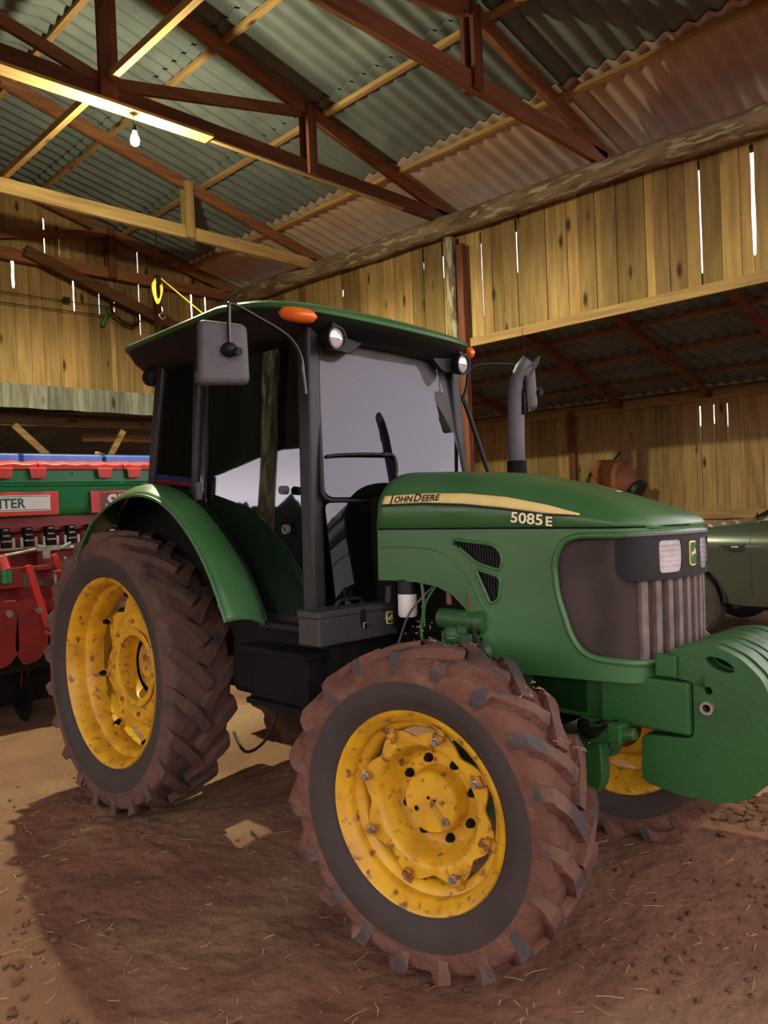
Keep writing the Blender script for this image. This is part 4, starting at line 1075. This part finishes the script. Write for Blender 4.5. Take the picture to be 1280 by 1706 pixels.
m = MB(); m.box((1.668, -.483, 1.10), (.010, .024, .028)); m.build('padlock', CHROME, tbo, smooth=0, bevel=.003)
badge(lambda u, v, d: (1.6605+d*-1+.0, -.318+u, 1.115+v) if False else (1.662-d, -.318+u, 1.115+v), .045, .055, tbo)
# filter, loader valve, steering cylinder seen under the bonnet
m = MB(); m.lathe([(.0001, 0), (.036, 0), (.042, .01), (.042, .10), (.036, .105)], 28, (1.78, -.33, 1.13), 'z'); fo = m.build('fuel_filter', GREYP if False else WHITE, TR)
m = MB(); m.lathe([(.044, .10), (.044, .16), (.02, .17), (.0001, .17)], 28, (1.78, -.33, 1.13), 'z'); m.build('filter_head', BLK, fo)
m = MB(); m.lathe([(.0001, 0), (.040, 0), (.042, .01), (.042, .19), (.048, .195), (.048, .235), (.030, .24), (.0001, .24)], 24, (1.97, -.33, 1.14), 'x'); pm = m.build('hydraulic_cylinder', GREEND, TR)
m = MB(); m.box((2.10, -.33, 1.13), (.05, .07, .09)); m.box((2.06, -.31, 1.05), (.16, .08, .08)); m.ball((2.04, -.32, 1.075), .055, 10); m.ball((2.19, -.33, 1.02), .05, 10); m.build('steering_bracket', GREEND, TR, smooth=30, bevel=.006)
m = MB(); m.box((1.95, -.02, 1.22), (.5, .40, .40)); m.build('engine_block', DARK, TR, smooth=0, bevel=.03)
for pts, r, mm in (([(1.88, -.35, 1.30), (1.90, -.36, 1.18), (1.88, -.36, 1.08), (1.89, -.34, .98)], .008, GREEND), ([(1.98, -.34, 1.30), (1.91, -.36, 1.20), (1.90, -.36, 1.10)], .006, GREEND), ([(2.02, -.34, 1.28), (2.03, -.35, 1.20)], .012, MUD), ([(2.12, -.34, 1.26), (2.13, -.35, 1.19)], .009, MUD),
                   ([(1.70, -.36, 1.26), (1.70, -.37, 1.19)], .016, BLK), ([(1.95, -.34, 1.28), (1.84, -.38, 1.16), (1.80, -.42, 1.02)], .005, RUBL), ([(2.15, -.36, 1.14), (2.21, -.38, 1.04), (2.24, -.35, .98)], .010, BLK)):
    tubep('hydraulic_pipe', pts, r, mm, n=8)
tubep('hanging_hose', [(.85, -.35, .80), (.95, -.42, .60), (.90, -.46, .45), (.72, -.45, .36), (.55, -.40, .42)], .008, BLK, n=8)

# ---------- front axle and frame
m = MB(); m.box((2.45, -.19, .90), (1.0, .07, .20)); m.box((2.45, .19, .90), (1.0, .07, .20)); m.box((2.46, 0, .90), (.25, .45, .18)); m.build('front_frame', GREEND, TR, smooth=0, bevel=.008)
m = MB(); m.tube([(2.25, -.42, .60), (2.25, -.2, .66), (2.25, .2, .66), (2.25, .42, .60)], [.085, .11, .11, .085], 20); m.ball((2.25, 0, .66), .16, 12)
m.box((2.25, 0, .80), (.22, .26, .2)); ax = m.build('front_axle', GREEND, TR, smooth=40)
for s_ in (-1, 1):
    m = MB(); m.lathe([(.0001, -.16), (.07, -.15), (.10, -.08), (.11, .06), (.085, .12), (.0001, .15)], 24, (2.25, s_*.50, .585), 'z'); m.box((2.25, s_*.52, .57), (.16, .20, .16)); m.build('steering_knuckle', GREEND, TR, smooth=40)
    tubep('tie_rod', [(2.48, s_*.10, .68), (2.44, s_*.46, .62)], .014, STEEL, sm=0)
m = MB(); m.tube([(2.50, -.30, .69), (2.50, .30, .69)], .036, 18); m.tube([(2.50, -.36, .69), (2.50, .36, .69)], .018, 12); m.build('steering_ram', GREEND, TR)
# weight bracket with its tow tongue
m = MB(); m.box((2.82, 0, .905), (.32, .56, .175)); m.box((2.70, 0, 1.0), (.14, .40, .03)); br = m.build('weight_bracket', GREENW, TR, smooth=0, bevel=.008)
m = MB(); m.prism(round_poly([(2.60, .80), (2.68, .80), (2.69, .62), (2.665, .565), (2.625, .565), (2.60, .62)], .03, 4), -.33, -.27); m.build('bracket_tongue', GREENW, TR, smooth=30, bevel=.006)
m = MB(); m.tube(prof_smooth([(2.60, -.30, .80), (2.65, -.36, .79), (2.71, -.36, .80), (2.76, -.33, .83)], 4), .022, 12); m.build('support_ring', DARK, TR)
m = MB(); m.tube([(2.67, -.36, .77), (2.74, -.36, .80), (2.83, -.36, .815)], [.022, .028, .022], 8); m.box((2.765, -.36, .81), (.05, .06, .065)); m.build('clevis', GREENW, TR, smooth=0, bevel=.006)
# suitcase weights: nine plates side by side
WP = [(2.80, .625), (2.93, .605), (3.07, .610), (3.16, .645), (3.215, .72), (3.24, .83), (3.235, .94), (3.205, 1.03), (3.14, 1.09), (3.05, 1.125), (2.97, 1.115), (2.915, 1.095), (2.905, 1.07), (2.912, 1.0), (2.975, .995), (2.985, .99), (2.985, .805), (2.80, .79)]
WPr = round_poly(WP, .03, 3)
hole = [(3.075+.045*math.cos(t), 1.062+.020*math.sin(t)-.012*math.cos(t)) for t in [2*PI*i/20 for i in range(20)]]
hole2 = [(3.035+.013*math.cos(t), .972+.013*math.sin(t)) for t in [2*PI*i/14 for i in range(14)]]
hole3 = [(3.034+.016*math.cos(t), .917+.016*math.sin(t)) for t in [2*PI*i/14 for i in range(14)]]
m = MB(); m.sheet(WPr, [hole, hole2, hole3], .05, lambda u, v, d: (u, -.025+d, v), .050); W0 = m.build('front_weight', GREENW, TR, smooth=30, bevel=.006)
for k in range(9):
    o = W0 if k == 0 else W0.copy()
    if k: COL.objects.link(o); o.parent = TR
    o.location = ((.006*math.sin(k*2.3)), -.232+k*.058, .004*math.sin(k*1.7))
m = MB(); m.lathe([(.013, -.012), (.022, -.012), (.022, .53), (.013, .53)], 20, (3.034, -.262, .917), close=True); m.build('weight_bolt', STEEL, TR)
m = MB(); m.box((2.90, -.265, 1.04), (.075, .02, .08)); m.build('weight_lock', GREENW, TR, smooth=0, bevel=.008)
# dried grass stems caught on the tyres
def straws(name, par, spots):
    m = MB(); rnd = random.Random(3)
    for (cx, cy, cz, n, sp_) in spots:
        for i in range(n):
            a = rnd.uniform(0, 2*PI); L_ = rnd.uniform(.012, .03); p = Vector((cx+rnd.gauss(0, sp_), cy+rnd.gauss(0, sp_), cz+rnd.gauss(0, sp_*.5))); d = Vector((math.cos(a), math.sin(a)*.6, rnd.uniform(-.4, .4)))*L_
            m.tube([p, p+d*.5+Vector((0, 0, .002)), p+d], .0013, 4)
    o = m.build(name, STRAW, par, smooth=0); o['kind'] = 'stuff'; return o
straws('caught_straw', TR, [(2.2, -.72, 1.155, 14, .05), (2.35, -.70, 1.13, 10, .05), (2.65, -.70, .99, 10, .03), (2.77, -.68, .84, 12, .03)])

# ================================================================== SEED DRILL behind the tractor
def drill():
    T = empty('seed_drill', (-2.6, 0, 0)); tag(T, 'red and green seed drill with blue and red hopper lids behind the tractor', 'seed drill')
    ox = 2.6
    X = -2.2+ox
    def P(name, mm, par=T, smooth=0, bevel=.006):
        def go(*boxes):
            m = MB()
            for c, d in boxes: m.box(c, d)
            return m.build(name, mm, par, smooth=smooth, bevel=bevel)
        return go
    y0, y1 = -2.7, 1.75; yc, yl = (y0+y1)/2, y1-y0
    # hopper body: sloping front below, ledge above
    m = MB(); prof = [(X-.02, 2.02), (X-.02, 1.915), (X+.012, 1.905), (X+.012, 1.893), (X-.005, 1.88), (X-.03, 1.70), (X-.06, 1.66), (X-.28, 1.52), (X-.60, 1.52), (X-.68, 1.7), (X-.68, 2.02)]
    m.prism(prof, y0, y1); hop = m.build('hopper', PGRN, T, smooth=0, bevel=.006)
    # lids in lengths, with latch tabs
    ys = [-2.7, -1.95, -1.2, -.455, .395-.0, 1.1, 1.75]
    ys = [y0, -1.9, -1.1, -.30, .42, 1.1, y1]
    for a, b in zip(ys, ys[1:]):
        m = MB(); n = 14; vs = []
        for i in range(n+1):
            y = a+.004+(b-a-.008)*i/n; w_ = .006*math.sin(i*1.9)
            vs += [(X+.012, y, 2.018), (X+.014, y, 2.06+w_), (X-.04, y, 2.085+w_), (X-.33, y, 2.10), (X-.33, y, 2.018)]
        fs = [(i*5+j, i*5+(j+1) % 5, i*5+5+(j+1) % 5, i*5+5+j) for i in range(n) for j in range(5)]+[(4, 3, 2, 1, 0), tuple(n*5+j for j in range(5))]
        m.add(vs, fs); lid = m.build('hopper_lid', PREDL, T, smooth=40, bevel=.004)
        m = MB(); m.box((X-.48, (a+b)/2, 2.12), (.28, b-a-.03, .10)); m.build('blue_lid', PBLU, T, smooth=0, bevel=.012)
    for y in (-2.2, -1.85, -1.4, -1.05, -.565, -.305, .25, .515, 1.0, 1.3):
        m = MB(); m.prism([(y-.07, 2.03), (y-.055, 1.945), (y+.055, 1.945), (y+.07, 2.03)], X+.010, X+.028, 'x'); m.build('lid_latch', PREDL, T, smooth=0, bevel=.006)
    P('lid_rail', DARK)(((X-.58, yc, 2.185), (.04, yl, .02)))
    m = MB(); m.lathe([(.0001, -.012), (.009, -.010), (.009, 0)], 12, (0, 0, 0), 'x'); m.v = [(-x+X-.0+.0, y-.05+.04, z+1.99) for x, y, z in m.v]; m.build('lid_stud', STEEL, T)
    # name plates
    m = MB(); m.box((X+.008, -.60, 1.745), (.016, .90, .185)); pl = m.build('name_plate', PREDL, T, smooth=0, bevel=.003); pl['label'] = 'red edged white name plate on the green hopper'
    m = MB(); m.box((X+.018, -.62, 1.75), (.004, .80, .125)); m.build('plate_field', WHITE, pl, smooth=0)
    for z in (1.803, 1.697): 
        m = MB(); m.box((X+.0215, -.62, z), (.002, .78, .005)); m.build('plate_line', TEAL, pl, smooth=0)
    text('plate_lettering', 'PLANTER', .105, lambda a, b: (X+.0222, -.830+a*.93, 1.715+b), TEAL, pl, offset=.0032, spacing=1.02)
    m = MB(); m.box((X+.008, .45, 1.745), (.016, .66, .185)); p2 = m.build('name_plate', PREDL, T, smooth=0, bevel=.003); p2['label'] = 'red name plate with a white letter S at the fender edge'
    m = MB(); m.box((X+.017, .50, 1.745), (.003, .60, .15)); m.build('plate_field', PRED, p2, smooth=0)
    text('plate_lettering', 'SE', .165, lambda a, b: (X+.0195, .235+a*1.15, 1.69+b), WHITE, p2, offset=.005, shear=.25)
    # red bulkhead under the hopper
    P('bulkhead', PRED)(((X-.12, yc, 1.60), (.05, yl, .16)), ((X-.20, yc, 1.36), (.04, yl, .34)))
    for k in range(24):
        y = -2.45+.172*k
        m = MB(); m.prism(round_poly([(y-.035, 1.56), (y+.035, 1.56), (y+.03, 1.46), (y+.015, 1.40), (y-.015, 1.40), (y-.03, 1.46)], .01, 2), X-.08, X-.02, 'x'); mt = m.build('seed_meter', DARK, T, smooth=0, bevel=.004)
        m = MB(); m.box((X-.015, y, 1.545), (.02, .035, .012)); m.box((X-.012, y, 1.50), (.02, .05, .012)); m.box((X-.012, y, 1.455), (.02, .07, .012)); m.box((X-.03, y-.055, 1.43), (.03, .022, .10)); m.box((X-.03, y+.055, 1.43), (.03, .022, .10)); m.build('meter_bracket', STEEL, mt, smooth=0, bevel=.002)
    m = MB(); m.tube([(X-.01, y0, 1.385), (X-.01, y1, 1.40)], .012, 8); m.build('drive_shaft', STEEL, T)
    m = MB(); m.tube([(X+.08, -1.2, 1.27), (X+.08, -.35, 1.385), (X+.08, .2, 1.37)], .012, 8); m.box((X+.08, -.28, 1.385), (.05, .18, .035)); m.box((X+.08, -.30, 1.35), (.04, .06, .09)); m.tube([(X+.09, -.36, 1.41), (X+.09, -.2, 1.37), (X+.09, -.10, 1.42)], .010, 8); m.build('linkage', STEEL, T, smooth=30)
    # frame
    P('frame_beam', PRED)(((X-.02, yc, .93), (.10, yl, .10)), ((X-.6, yc, .93), (.10, yl, .10)), ((X+.0, yc, 1.23), (.06, yl, .04)))
    P('frame_plate', PRED)(((X+.02, -.72, 1.17), (.03, .52, .16)), ((X-.10, .2, 1.24), (.02, 1.0, .22)), ((X-.10, -.8, .78), (.02, 1.6, .6)))
    m = MB(); m.beam((X+.05, -.43, 1.26), (X+.05, -.30, .76), .05, .05, up=(1, 0, 0)); m.beam((X+.05, -.30, .80), (X+.08, .25, .52), .05, .08, up=(1, 0, 0)); m.beam((X+.05, -.33, .72), (X+.05, .3, .45), .03, .04, up=(1, 0, 0)); m.build('hitch_arm', PREDL, T, smooth=0, bevel=.006)
    m = MB(); m.beam((X+.04, -.22, 1.33), (X+.04, -.10, .98), .045, .03, up=(1, 0, 0)); m.beam((X+.04, -.02, 1.30), (X+.04, .18, 1.38), .03, .03, up=(1, 0, 0)); m.build('brace', PREDL, T, smooth=0, bevel=.004)
    m = MB(); m.box((X+.10, -.16, 1.20), (.02, .20, .015)); m.box((X+.10, -.155, 1.26), (.015, .022, .10)); m.build('spring_seat', STEEL, T, smooth=0)
    tubep('spring_rod', [(X+.10, -.24, 1.18), (X+.10, -.23, .92)], .011, STEEL, T, sm=0)
    tubep('drill_hose', [(X+.11, -.15, 1.22), (X+.13, -.12, 1.02), (X+.13, -.09, .86), (X+.12, -.04, .78), (X+.10, .04, .80), (X+.08, .12, .9)], .014, GREYP, T)
    for y in (-.40, -.62, -1.2, -1.9, .6, 1.3):
        m = MB(); m.prism(round_poly([(y-.12, 1.0), (y+.10, 1.0), (y+.10, .60), (y+.02, .50), (y-.10, .48), (y-.16, .62)], .04, 3), X+.03, X+.06, 'x'); op = m.build('opener_arm', PRED, T, smooth=0, bevel=.005)
        m = MB(); m.lathe([(.0001, .0), (.028, .0), (.028, .03), (.0001, .03)], 6, (0, 0, 0), 'x'); m.v = [(x+X+.06, yy+y+.03, z+.90) for x, yy, z in m.v]; m.build('opener_bolt', STEEL, op)
    for y in (-2.3, -1.6, -.9, -.45, .1, .6, 1.2):
        m = MB(); m.lathe([(.0001, -.006), (.20, -.004), (.235, 0), (.20, .004), (.0001, .006)], 32, (X-.15, y, .235)); m.lathe([(.0001, -.03), (.05, -.03), (.05, .03), (.0001, .03)], 16, (X-.15, y, .235)); m.build('opener_disc', DARK, T, smooth=40)
        m = MB(); m.beam((X-.15, y+.02, .25), (X-.05, y+.02, .62), .03, .06, up=(0, 1, 0)); m.build('disc_arm', PRED, T, smooth=0)
    m = MB(); m.tube([(X+.05, -.62, 1.36), (X+.07, -.60, 1.24)], .04, 14); m.build('stand_cap', PREDL, T); m = MB(); m.tube([(X+.07, -.60, 1.24), (X+.07, -.60, 1.14)], .04, 14); m.build('stand_sleeve', PGRN, T)
    for y in (-2.5, 1.55):
        m = MB(); m.lathe([(.0001, -.10), (.20, -.10), (.33, -.09), (.36, -.06), (.36, .06), (.33, .09), (.20, .10), (.0001, .10)], 40, (X-.45, y, .36)); m.build('drill_wheel', RUB, T, smooth=40)
    P('underside_shade_block', DARK)(((X-.35, yc, .45), (.35, yl-.3, .62)), ((X-.1, yc, .60), (.2, yl-.3, .35)))  # dark blocks added to stand for the hopper's shade underneath
    P('drill_drawbar', PRED)(((X+.2, -1.7, .55), (.5, .12, .12)),)
    return T
drill()

# ================================================================== PICKUP under the lean-to
def pickup():
    T = empty('pickup_truck', (2.3, 6.5, 0)); tag(T, 'dark green pickup truck parked under the low roof at the right edge', 'pickup truck')
    ox, oy = 2.3, 6.5; hw_ = .90
    def L_(x, y, z): return (x-ox, y-oy, z)
    def arch(cx, r, n=12, z0=.40): return [(cx-r*math.cos(PI*i/n)*1.0, max(z0, .42+r*math.sin(PI*i/n))) for i in range(n+1)]
    fx, rx = .50, 3.72
    top = [(-.36, .62), (-.34, .98), (-.20, 1.10), (.2, 1.165), (.7, 1.215), (1.1, 1.262), (1.32, 1.285), (2.9, 1.27), (4.95, 1.25), (5.0, 1.1), (5.0, .55)]
    bot = [(4.7, .45)]+[(x, z) for x, z in arch(rx, .43)][::-1]+[(1.1, .40)]+[(x, z) for x, z in arch(fx, .43)][::-1]+[(-.30, .45)]
    poly = top+bot
    def bow(v):
        x, y, z = v; return v
    m = MB()
    def side(u, v, d):
        b = .055*(1-min(1, abs(v-.85)/.5)**2)+.05*math.exp(-((v-1.03)/.06)**2)*.25
        tuck = .10*max(0, (v-1.08)/.2)**1.5+.25*max(0, (.1-u)/.46)**2
        return (u-ox, 0, v, b-tuck-d)
    for s_ in (-1, 1):
        m.sheet(poly, [], .06, lambda u, v, d, s_=s_: (u-ox, s_*(hw_+side(u, v, d)[3]), v), .02)
    # bonnet, scuttle, bed rail tops
    tp = [(x, z) for x, z in top]
    n = 12; vs = []
    for x, z in tp:
        for j in range(n+1):
            t = -1+2*j/n; yy = t*(hw_+side(x, z, 0)[3]-.004); vs.append((x-ox, yy, z+.05*(1-t*t)*(1 if x < 2 else 0)))
    m.add(vs, [(i*(n+1)+j, i*(n+1)+j+1, (i+1)*(n+1)+j+1, (i+1)*(n+1)+j) for i in range(len(tp)-1) for j in range(n)])
    body = m.build('body', TRUCK, T, smooth=40)
    m = MB(); m.box(L_(2.3, 6.5, .45), (5.0, 1.5, .22)); m.build('underbody', BLK, T, smooth=0)
    # cab greenhouse
    gp = [(1.20, 1.26), (1.95, 1.74), (2.35, 1.80), (3.1, 1.79), (3.45, 1.70), (3.60, 1.27)]
    m = MB()
    def gh(v): t = max(0, (v[2]-1.25)/.55); return (v[0], v[1]*(1-.22*t), v[2])
    m.prism([(x-ox, z) for x, z in gp], -.84, .84, 'y', fn=gh); g = m.build('cabin', TRUCK, T, smooth=0, bevel=.03)
    for s_ in (-1, 1):
        for q in ([(1.42, 1.30), (2.30, 1.30), (2.30, 1.72), (2.02, 1.71)], [(2.38, 1.30), (3.20, 1.30), (3.12, 1.70), (2.38, 1.725)]):
            m = MB(); m.sheet(q, [], .1, lambda u, v, d: (u-ox, s_*(.845*(1-.22*(v-1.25)/.55)+.004-d), v), .004); m.build('side_window', WINGL, T, smooth=0)
        # door seams
        for x in (1.22, 2.34, 3.3):
            m = MB(); m.tube([(x-ox, s_*(hw_+side(x, z, 0)[3]), z) for z in (.50, .65, .8, .95, 1.08, 1.18, 1.25)], .004, 6); m.build('door_seam', INK, T)
        # fender vent with a bright bar
        m = MB(); q = [(.90, 1.035), (.96, 1.06), (1.17, 1.055), (1.165, .985), (1.09, .965), (1.0, .975)]; m.sheet(q, [], .05, lambda u, v, d: (u-ox, s_*(hw_+side(u, v, 0)[3]+.006-d), v), .01); ve = m.build('fender_vent', INK, T, smooth=0)
        m = MB(); m.box((1.07-ox, s_*(hw_+side(1.07, 1.02, 0)[3]+.008), 1.018), (.075, .006, .018)); m.build('vent_emblem', CHROME, ve, smooth=0, bevel=.002)
        m = MB(); m.box((1.52-ox, s_*(hw_+.10), 1.36), (.14, .20, .16)); m.build('door_mirror', TRUCK, T, smooth=0, bevel=.04)
        for cx in (fx, rx):
            m = MB(); m.tube([(cx-.44*math.cos(PI*i/16)-ox, s_*(hw_+.035), .42+.44*math.sin(PI*i/16)) for i in range(17)], .022, 8); m.build('wheel_arch', BLK, T)
            m = MB(); m.lathe([(.20, -.11), (.34, -.12), (.375, -.09), (.385, -.05), (.385, .05), (.375, .09), (.34, .12), (.20, .11)], 48, (cx-ox, s_*.80, .385), close=True); w_ = m.build('wheel', RUB, T)
            m = MB(); m.lathe([(.0001, -.02), (.06, -.05), (.12, -.03), (.19, -.08), (.21, -.10), (.205, .10), (.0001, .08)], 32); m.v = [(x, y*(-s_)*-1 if s_ < 0 else -y, z) for x, y, z in m.v]; m.v = [(x+cx-ox, y+s_*.80, z+.385) for x, y, z in m.v]; m.build('wheel_rim', GREYP, w_)
    m = MB(); m.box(L_(-.36, 6.5, .58), (.14, 1.6, .26)); m.build('front_bumper', BLK, T, smooth=0, bevel=.05)
    m = MB(); m.box(L_(-.33, 6.5, .88), (.06, 1.0, .26)); m.build('radiator_grille', BLK, T, smooth=0, bevel=.02)
    for s_ in (-1, 1):
        m = MB(); m.box((-.22-ox, s_*.68, .94), (.14, .30, .16)); m.build('headlamp', LENS, T, smooth=0, bevel=.03)
        m = MB(); m.beam((1.05-ox, s_*.2, 1.345), (1.22-ox, s_*.7, 1.315), .02, .015); m.build('windshield_wiper', BLK, T, smooth=0)
    m = MB(); m.add([L_(1.20, 5.74, 1.30), L_(1.20, 7.26, 1.30), L_(1.93, 7.12, 1.735), L_(1.93, 5.88, 1.735)], [(0, 1, 2, 3)]); m.v = [(x-.012, y, z+.015) for x, y, z in m.v]; m.build('windshield', WINGL, T, smooth=0)
    return T
pickup()

# ================================================================== things on the walls and the floor
def drum():
    T = empty('orange_hopper', (-1.95, 8.80, 1.88)); tag(T, 'tilted rusty orange hopper with a black spout hanging on the back wall', 'hopper')
    R2 = Matrix.Rotation(.55, 3, 'Y')
    def tr(m): m.v = [tuple(R2 @ (Vector(v)*1.12)) for v in m.v]; return m
    m = MB(); m.lathe([(.0001, -.36), (.12, -.35), (.20, -.20), (.27, .02), (.25, .16), (.12, .30), (.0001, .31)], 32, axis='x'); tr(m).build('drum', RUST, T)
    m = MB(); m.lathe([(.0001, .28), (.10, .28), (.13, .33), (.17, .35), (.17, .42), (.10, .44), (.0001, .44)], 20, axis='x'); m.box((.38, 0, -.12), (.07, .12, .16)); tr(m).build('spout', BLK, T, smooth=30)
    m = MB(); m.tube([(-.34, 0, .02), (-.46, 0, .10), (-.52, 0, -.02), (-.42, 0, -.14), (-.30, 0, -.08)], .016, 6); m.tube([(-.44, 0, .12), (-.50, 0, -.22), (-.46, 0, -.40)], .012, 6); m.tube([(-.30, .05, .12), (-.05, .05, .30), (.08, .05, .42)], .014, 6); m.build('hanger', DARK, T)
drum()
def hoist():
    T = empty('chain_hoist', (-4.70, 2.25, 5.2)); tag(T, 'chain hoist with looped yellow rope and steel hook hanging behind the cab roof', 'hoist')
    tubep('hoist_cable', [(0, 0, 0), (0, .0, -.55)], .006, DARK, T, sm=0)
    m = MB(); m.box((0, 0, -.62), (.06, .07, .12)); m.build('pulley_block', DARK, T, smooth=0, bevel=.01)
    for k in range(3): tubep('rope_loop', [(0, -.02, -.60), (.02, -.05-.02*k, -.72), (.01, -.03, -.86-.03*k), (0, .03, -.84), (0, .04+.01*k, -.70), (0, 0, -.60)], .011, ROPE, T)
    tubep('chain', [(0, .05, -.65), (0, .04, -.95)], .006, DARK, T, sm=0)
    tubep('hook', [(0, .04, -.95), (0, .045, -1.02), (0, .0, -1.06), (0, .04, -1.11), (0, .09, -1.07)], .009, CHROME, T)
    tubep('rope', [(0, .03, -.58), (.2, .5, -1.0), (.4, .95, -1.42)], .009, ROPE, T)
hoist()
def cables():
    for k, (z, sag, nm) in enumerate(((4.82, .10, 'upper thin wire strung along the gable planks at left'), (4.68, .14, 'lower thin wire strung along the gable planks at left'))):
        m = MB(); m.tube([(-7.03, -3.9+i*6.6/20, z-.02*i/20-sag*math.sin(PI*i/20)*.4) for i in range(21)], .006, 5); tag(m.build('wall_wire', DARK, None), nm, 'wire', 'wires on the gable')
    m = MB(); rnd = random.Random(2)
    for j in range(5):
        c = Vector((-6.98, 2.95, 4.72)); r1, r2 = rnd.uniform(.16, .30), rnd.uniform(.07, .16)
        m.tube([c+Vector((rnd.uniform(0, .03), r1*math.cos(2*PI*i/24), r2*math.sin(2*PI*i/24)-.05*math.cos(2*PI*i/24)*j*.5)) for i in range(24)], .007, 5, closed=True)
    tag(m.build('wire_coil', DARK, None), 'loose coil of dark wire hung on the gable planks', 'wire coil')
    m = MB(); m.tube([(-7.03, 2.60, 4.50), (-7.03, 2.66, 4.62), (-7.02, 2.72, 4.74)], .03, 8); tag(m.build('green_stick', GREEND, None), 'short green stick tucked by the wire coil', 'stick')
    m = MB(); m.box((-7.0, 2.06, 4.80), (.05, .09, .07)); tag(m.build('junction_box', BLK, None, smooth=0), 'small black box on the gable wire', 'box')
    m = MB(); m.tube(prof_smooth([(-1.10, 4.99, 3.70), (-1.06, 4.98, 3.35), (-1.02, 4.97, 3.15), (-1.04, 4.97, 3.10), (-.97, 4.97, 3.08)], 4), .005, 5); tag(m.build('hanging_wire', DARK, None), 'thin wire hanging from the plank wall above the exhaust pipe', 'wire')
cables()
def clods():
    rnd = random.Random(11); m = MB()
    def blob(c, r):
        n = 5; b = len(m.v); m.ball((0, 0, 0), 1, 3); q = Vector((rnd.uniform(0, 9), rnd.uniform(0, 9), 0))
        sx, sy, sz = r*rnd.uniform(.7, 1.4), r*rnd.uniform(.7, 1.4), r*rnd.uniform(.4, .8); a = rnd.uniform(0, PI)
        for i in range(b, len(m.v)):
            v = Vector(m.v[i]); v *= 1+.35*noise.noise(v*1.5+q); x, y = v.x*sx, v.y*sy
            m.v[i] = (c[0]+x*math.cos(a)-y*math.sin(a), c[1]+x*math.sin(a)+y*math.cos(a), c[2]+v.z*sz)
    cl = [(1.05, -1.85, 70, .22, .02), (.75, -1.9, 30, .25, .012), (1.85, -1.65, 14, .06, .02), (2.68, 1.28, 260, .20, .032), (3.0, .5, 60, .3, .014), (3.35, .2, 40, .25, .012), (-.2, -.9, 30, .5, .012), (.6, -.3, 30, .5, .014), (2.6, -1.0, 60, .5, .012), (1.3, -1.3, 50, .5, .011), (2.9, -.2, 60, .4, .014), (2.2, -1.5, 40, .4, .010), (.2, -1.6, 40, .4, .012)]
    for cx, cy, n, sp_, r in cl:
        for i in range(n):
            x, y = rnd.gauss(cx, sp_), rnd.gauss(cy, sp_*.6); rr = r*rnd.uniform(.3, 1.1); blob((x, y, gz(x, y)+rr*.25), rr)
    tag(m.build('dirt_clods', CLOD, None, smooth=60), 'crumbled red dirt clods scattered over the floor', 'dirt clods', kind='stuff')
    m = MB()
    for i in range(900):
        if i % 3: x, y = rnd.uniform(-1.5, 3.4), rnd.uniform(-2.2, .6)
        else: c = cl[rnd.randrange(len(cl))]; x, y = rnd.gauss(c[0], c[3]), rnd.gauss(c[1], c[3])
        L_ = rnd.uniform(.006, .028)*(1.6 if rnd.random() < .1 else .8); a = rnd.uniform(0, PI); z = gz(x, y)+.004
        d = Vector((math.cos(a), math.sin(a), 0))*L_; p = Vector((x, y, z)); k = rnd.uniform(-.12, .12)
        m.tube([p-d, p+Vector((-d.y, d.x, 0))*k+Vector((0, 0, .003)), p+d+Vector((0, 0, rnd.uniform(0, .01)))], rnd.uniform(.0007, .0015), 4)
    tag(m.build('straw_litter', STRAW, None, smooth=0), 'bits of dry straw and grass littering the dirt floor', 'straw litter', kind='stuff')
clods()
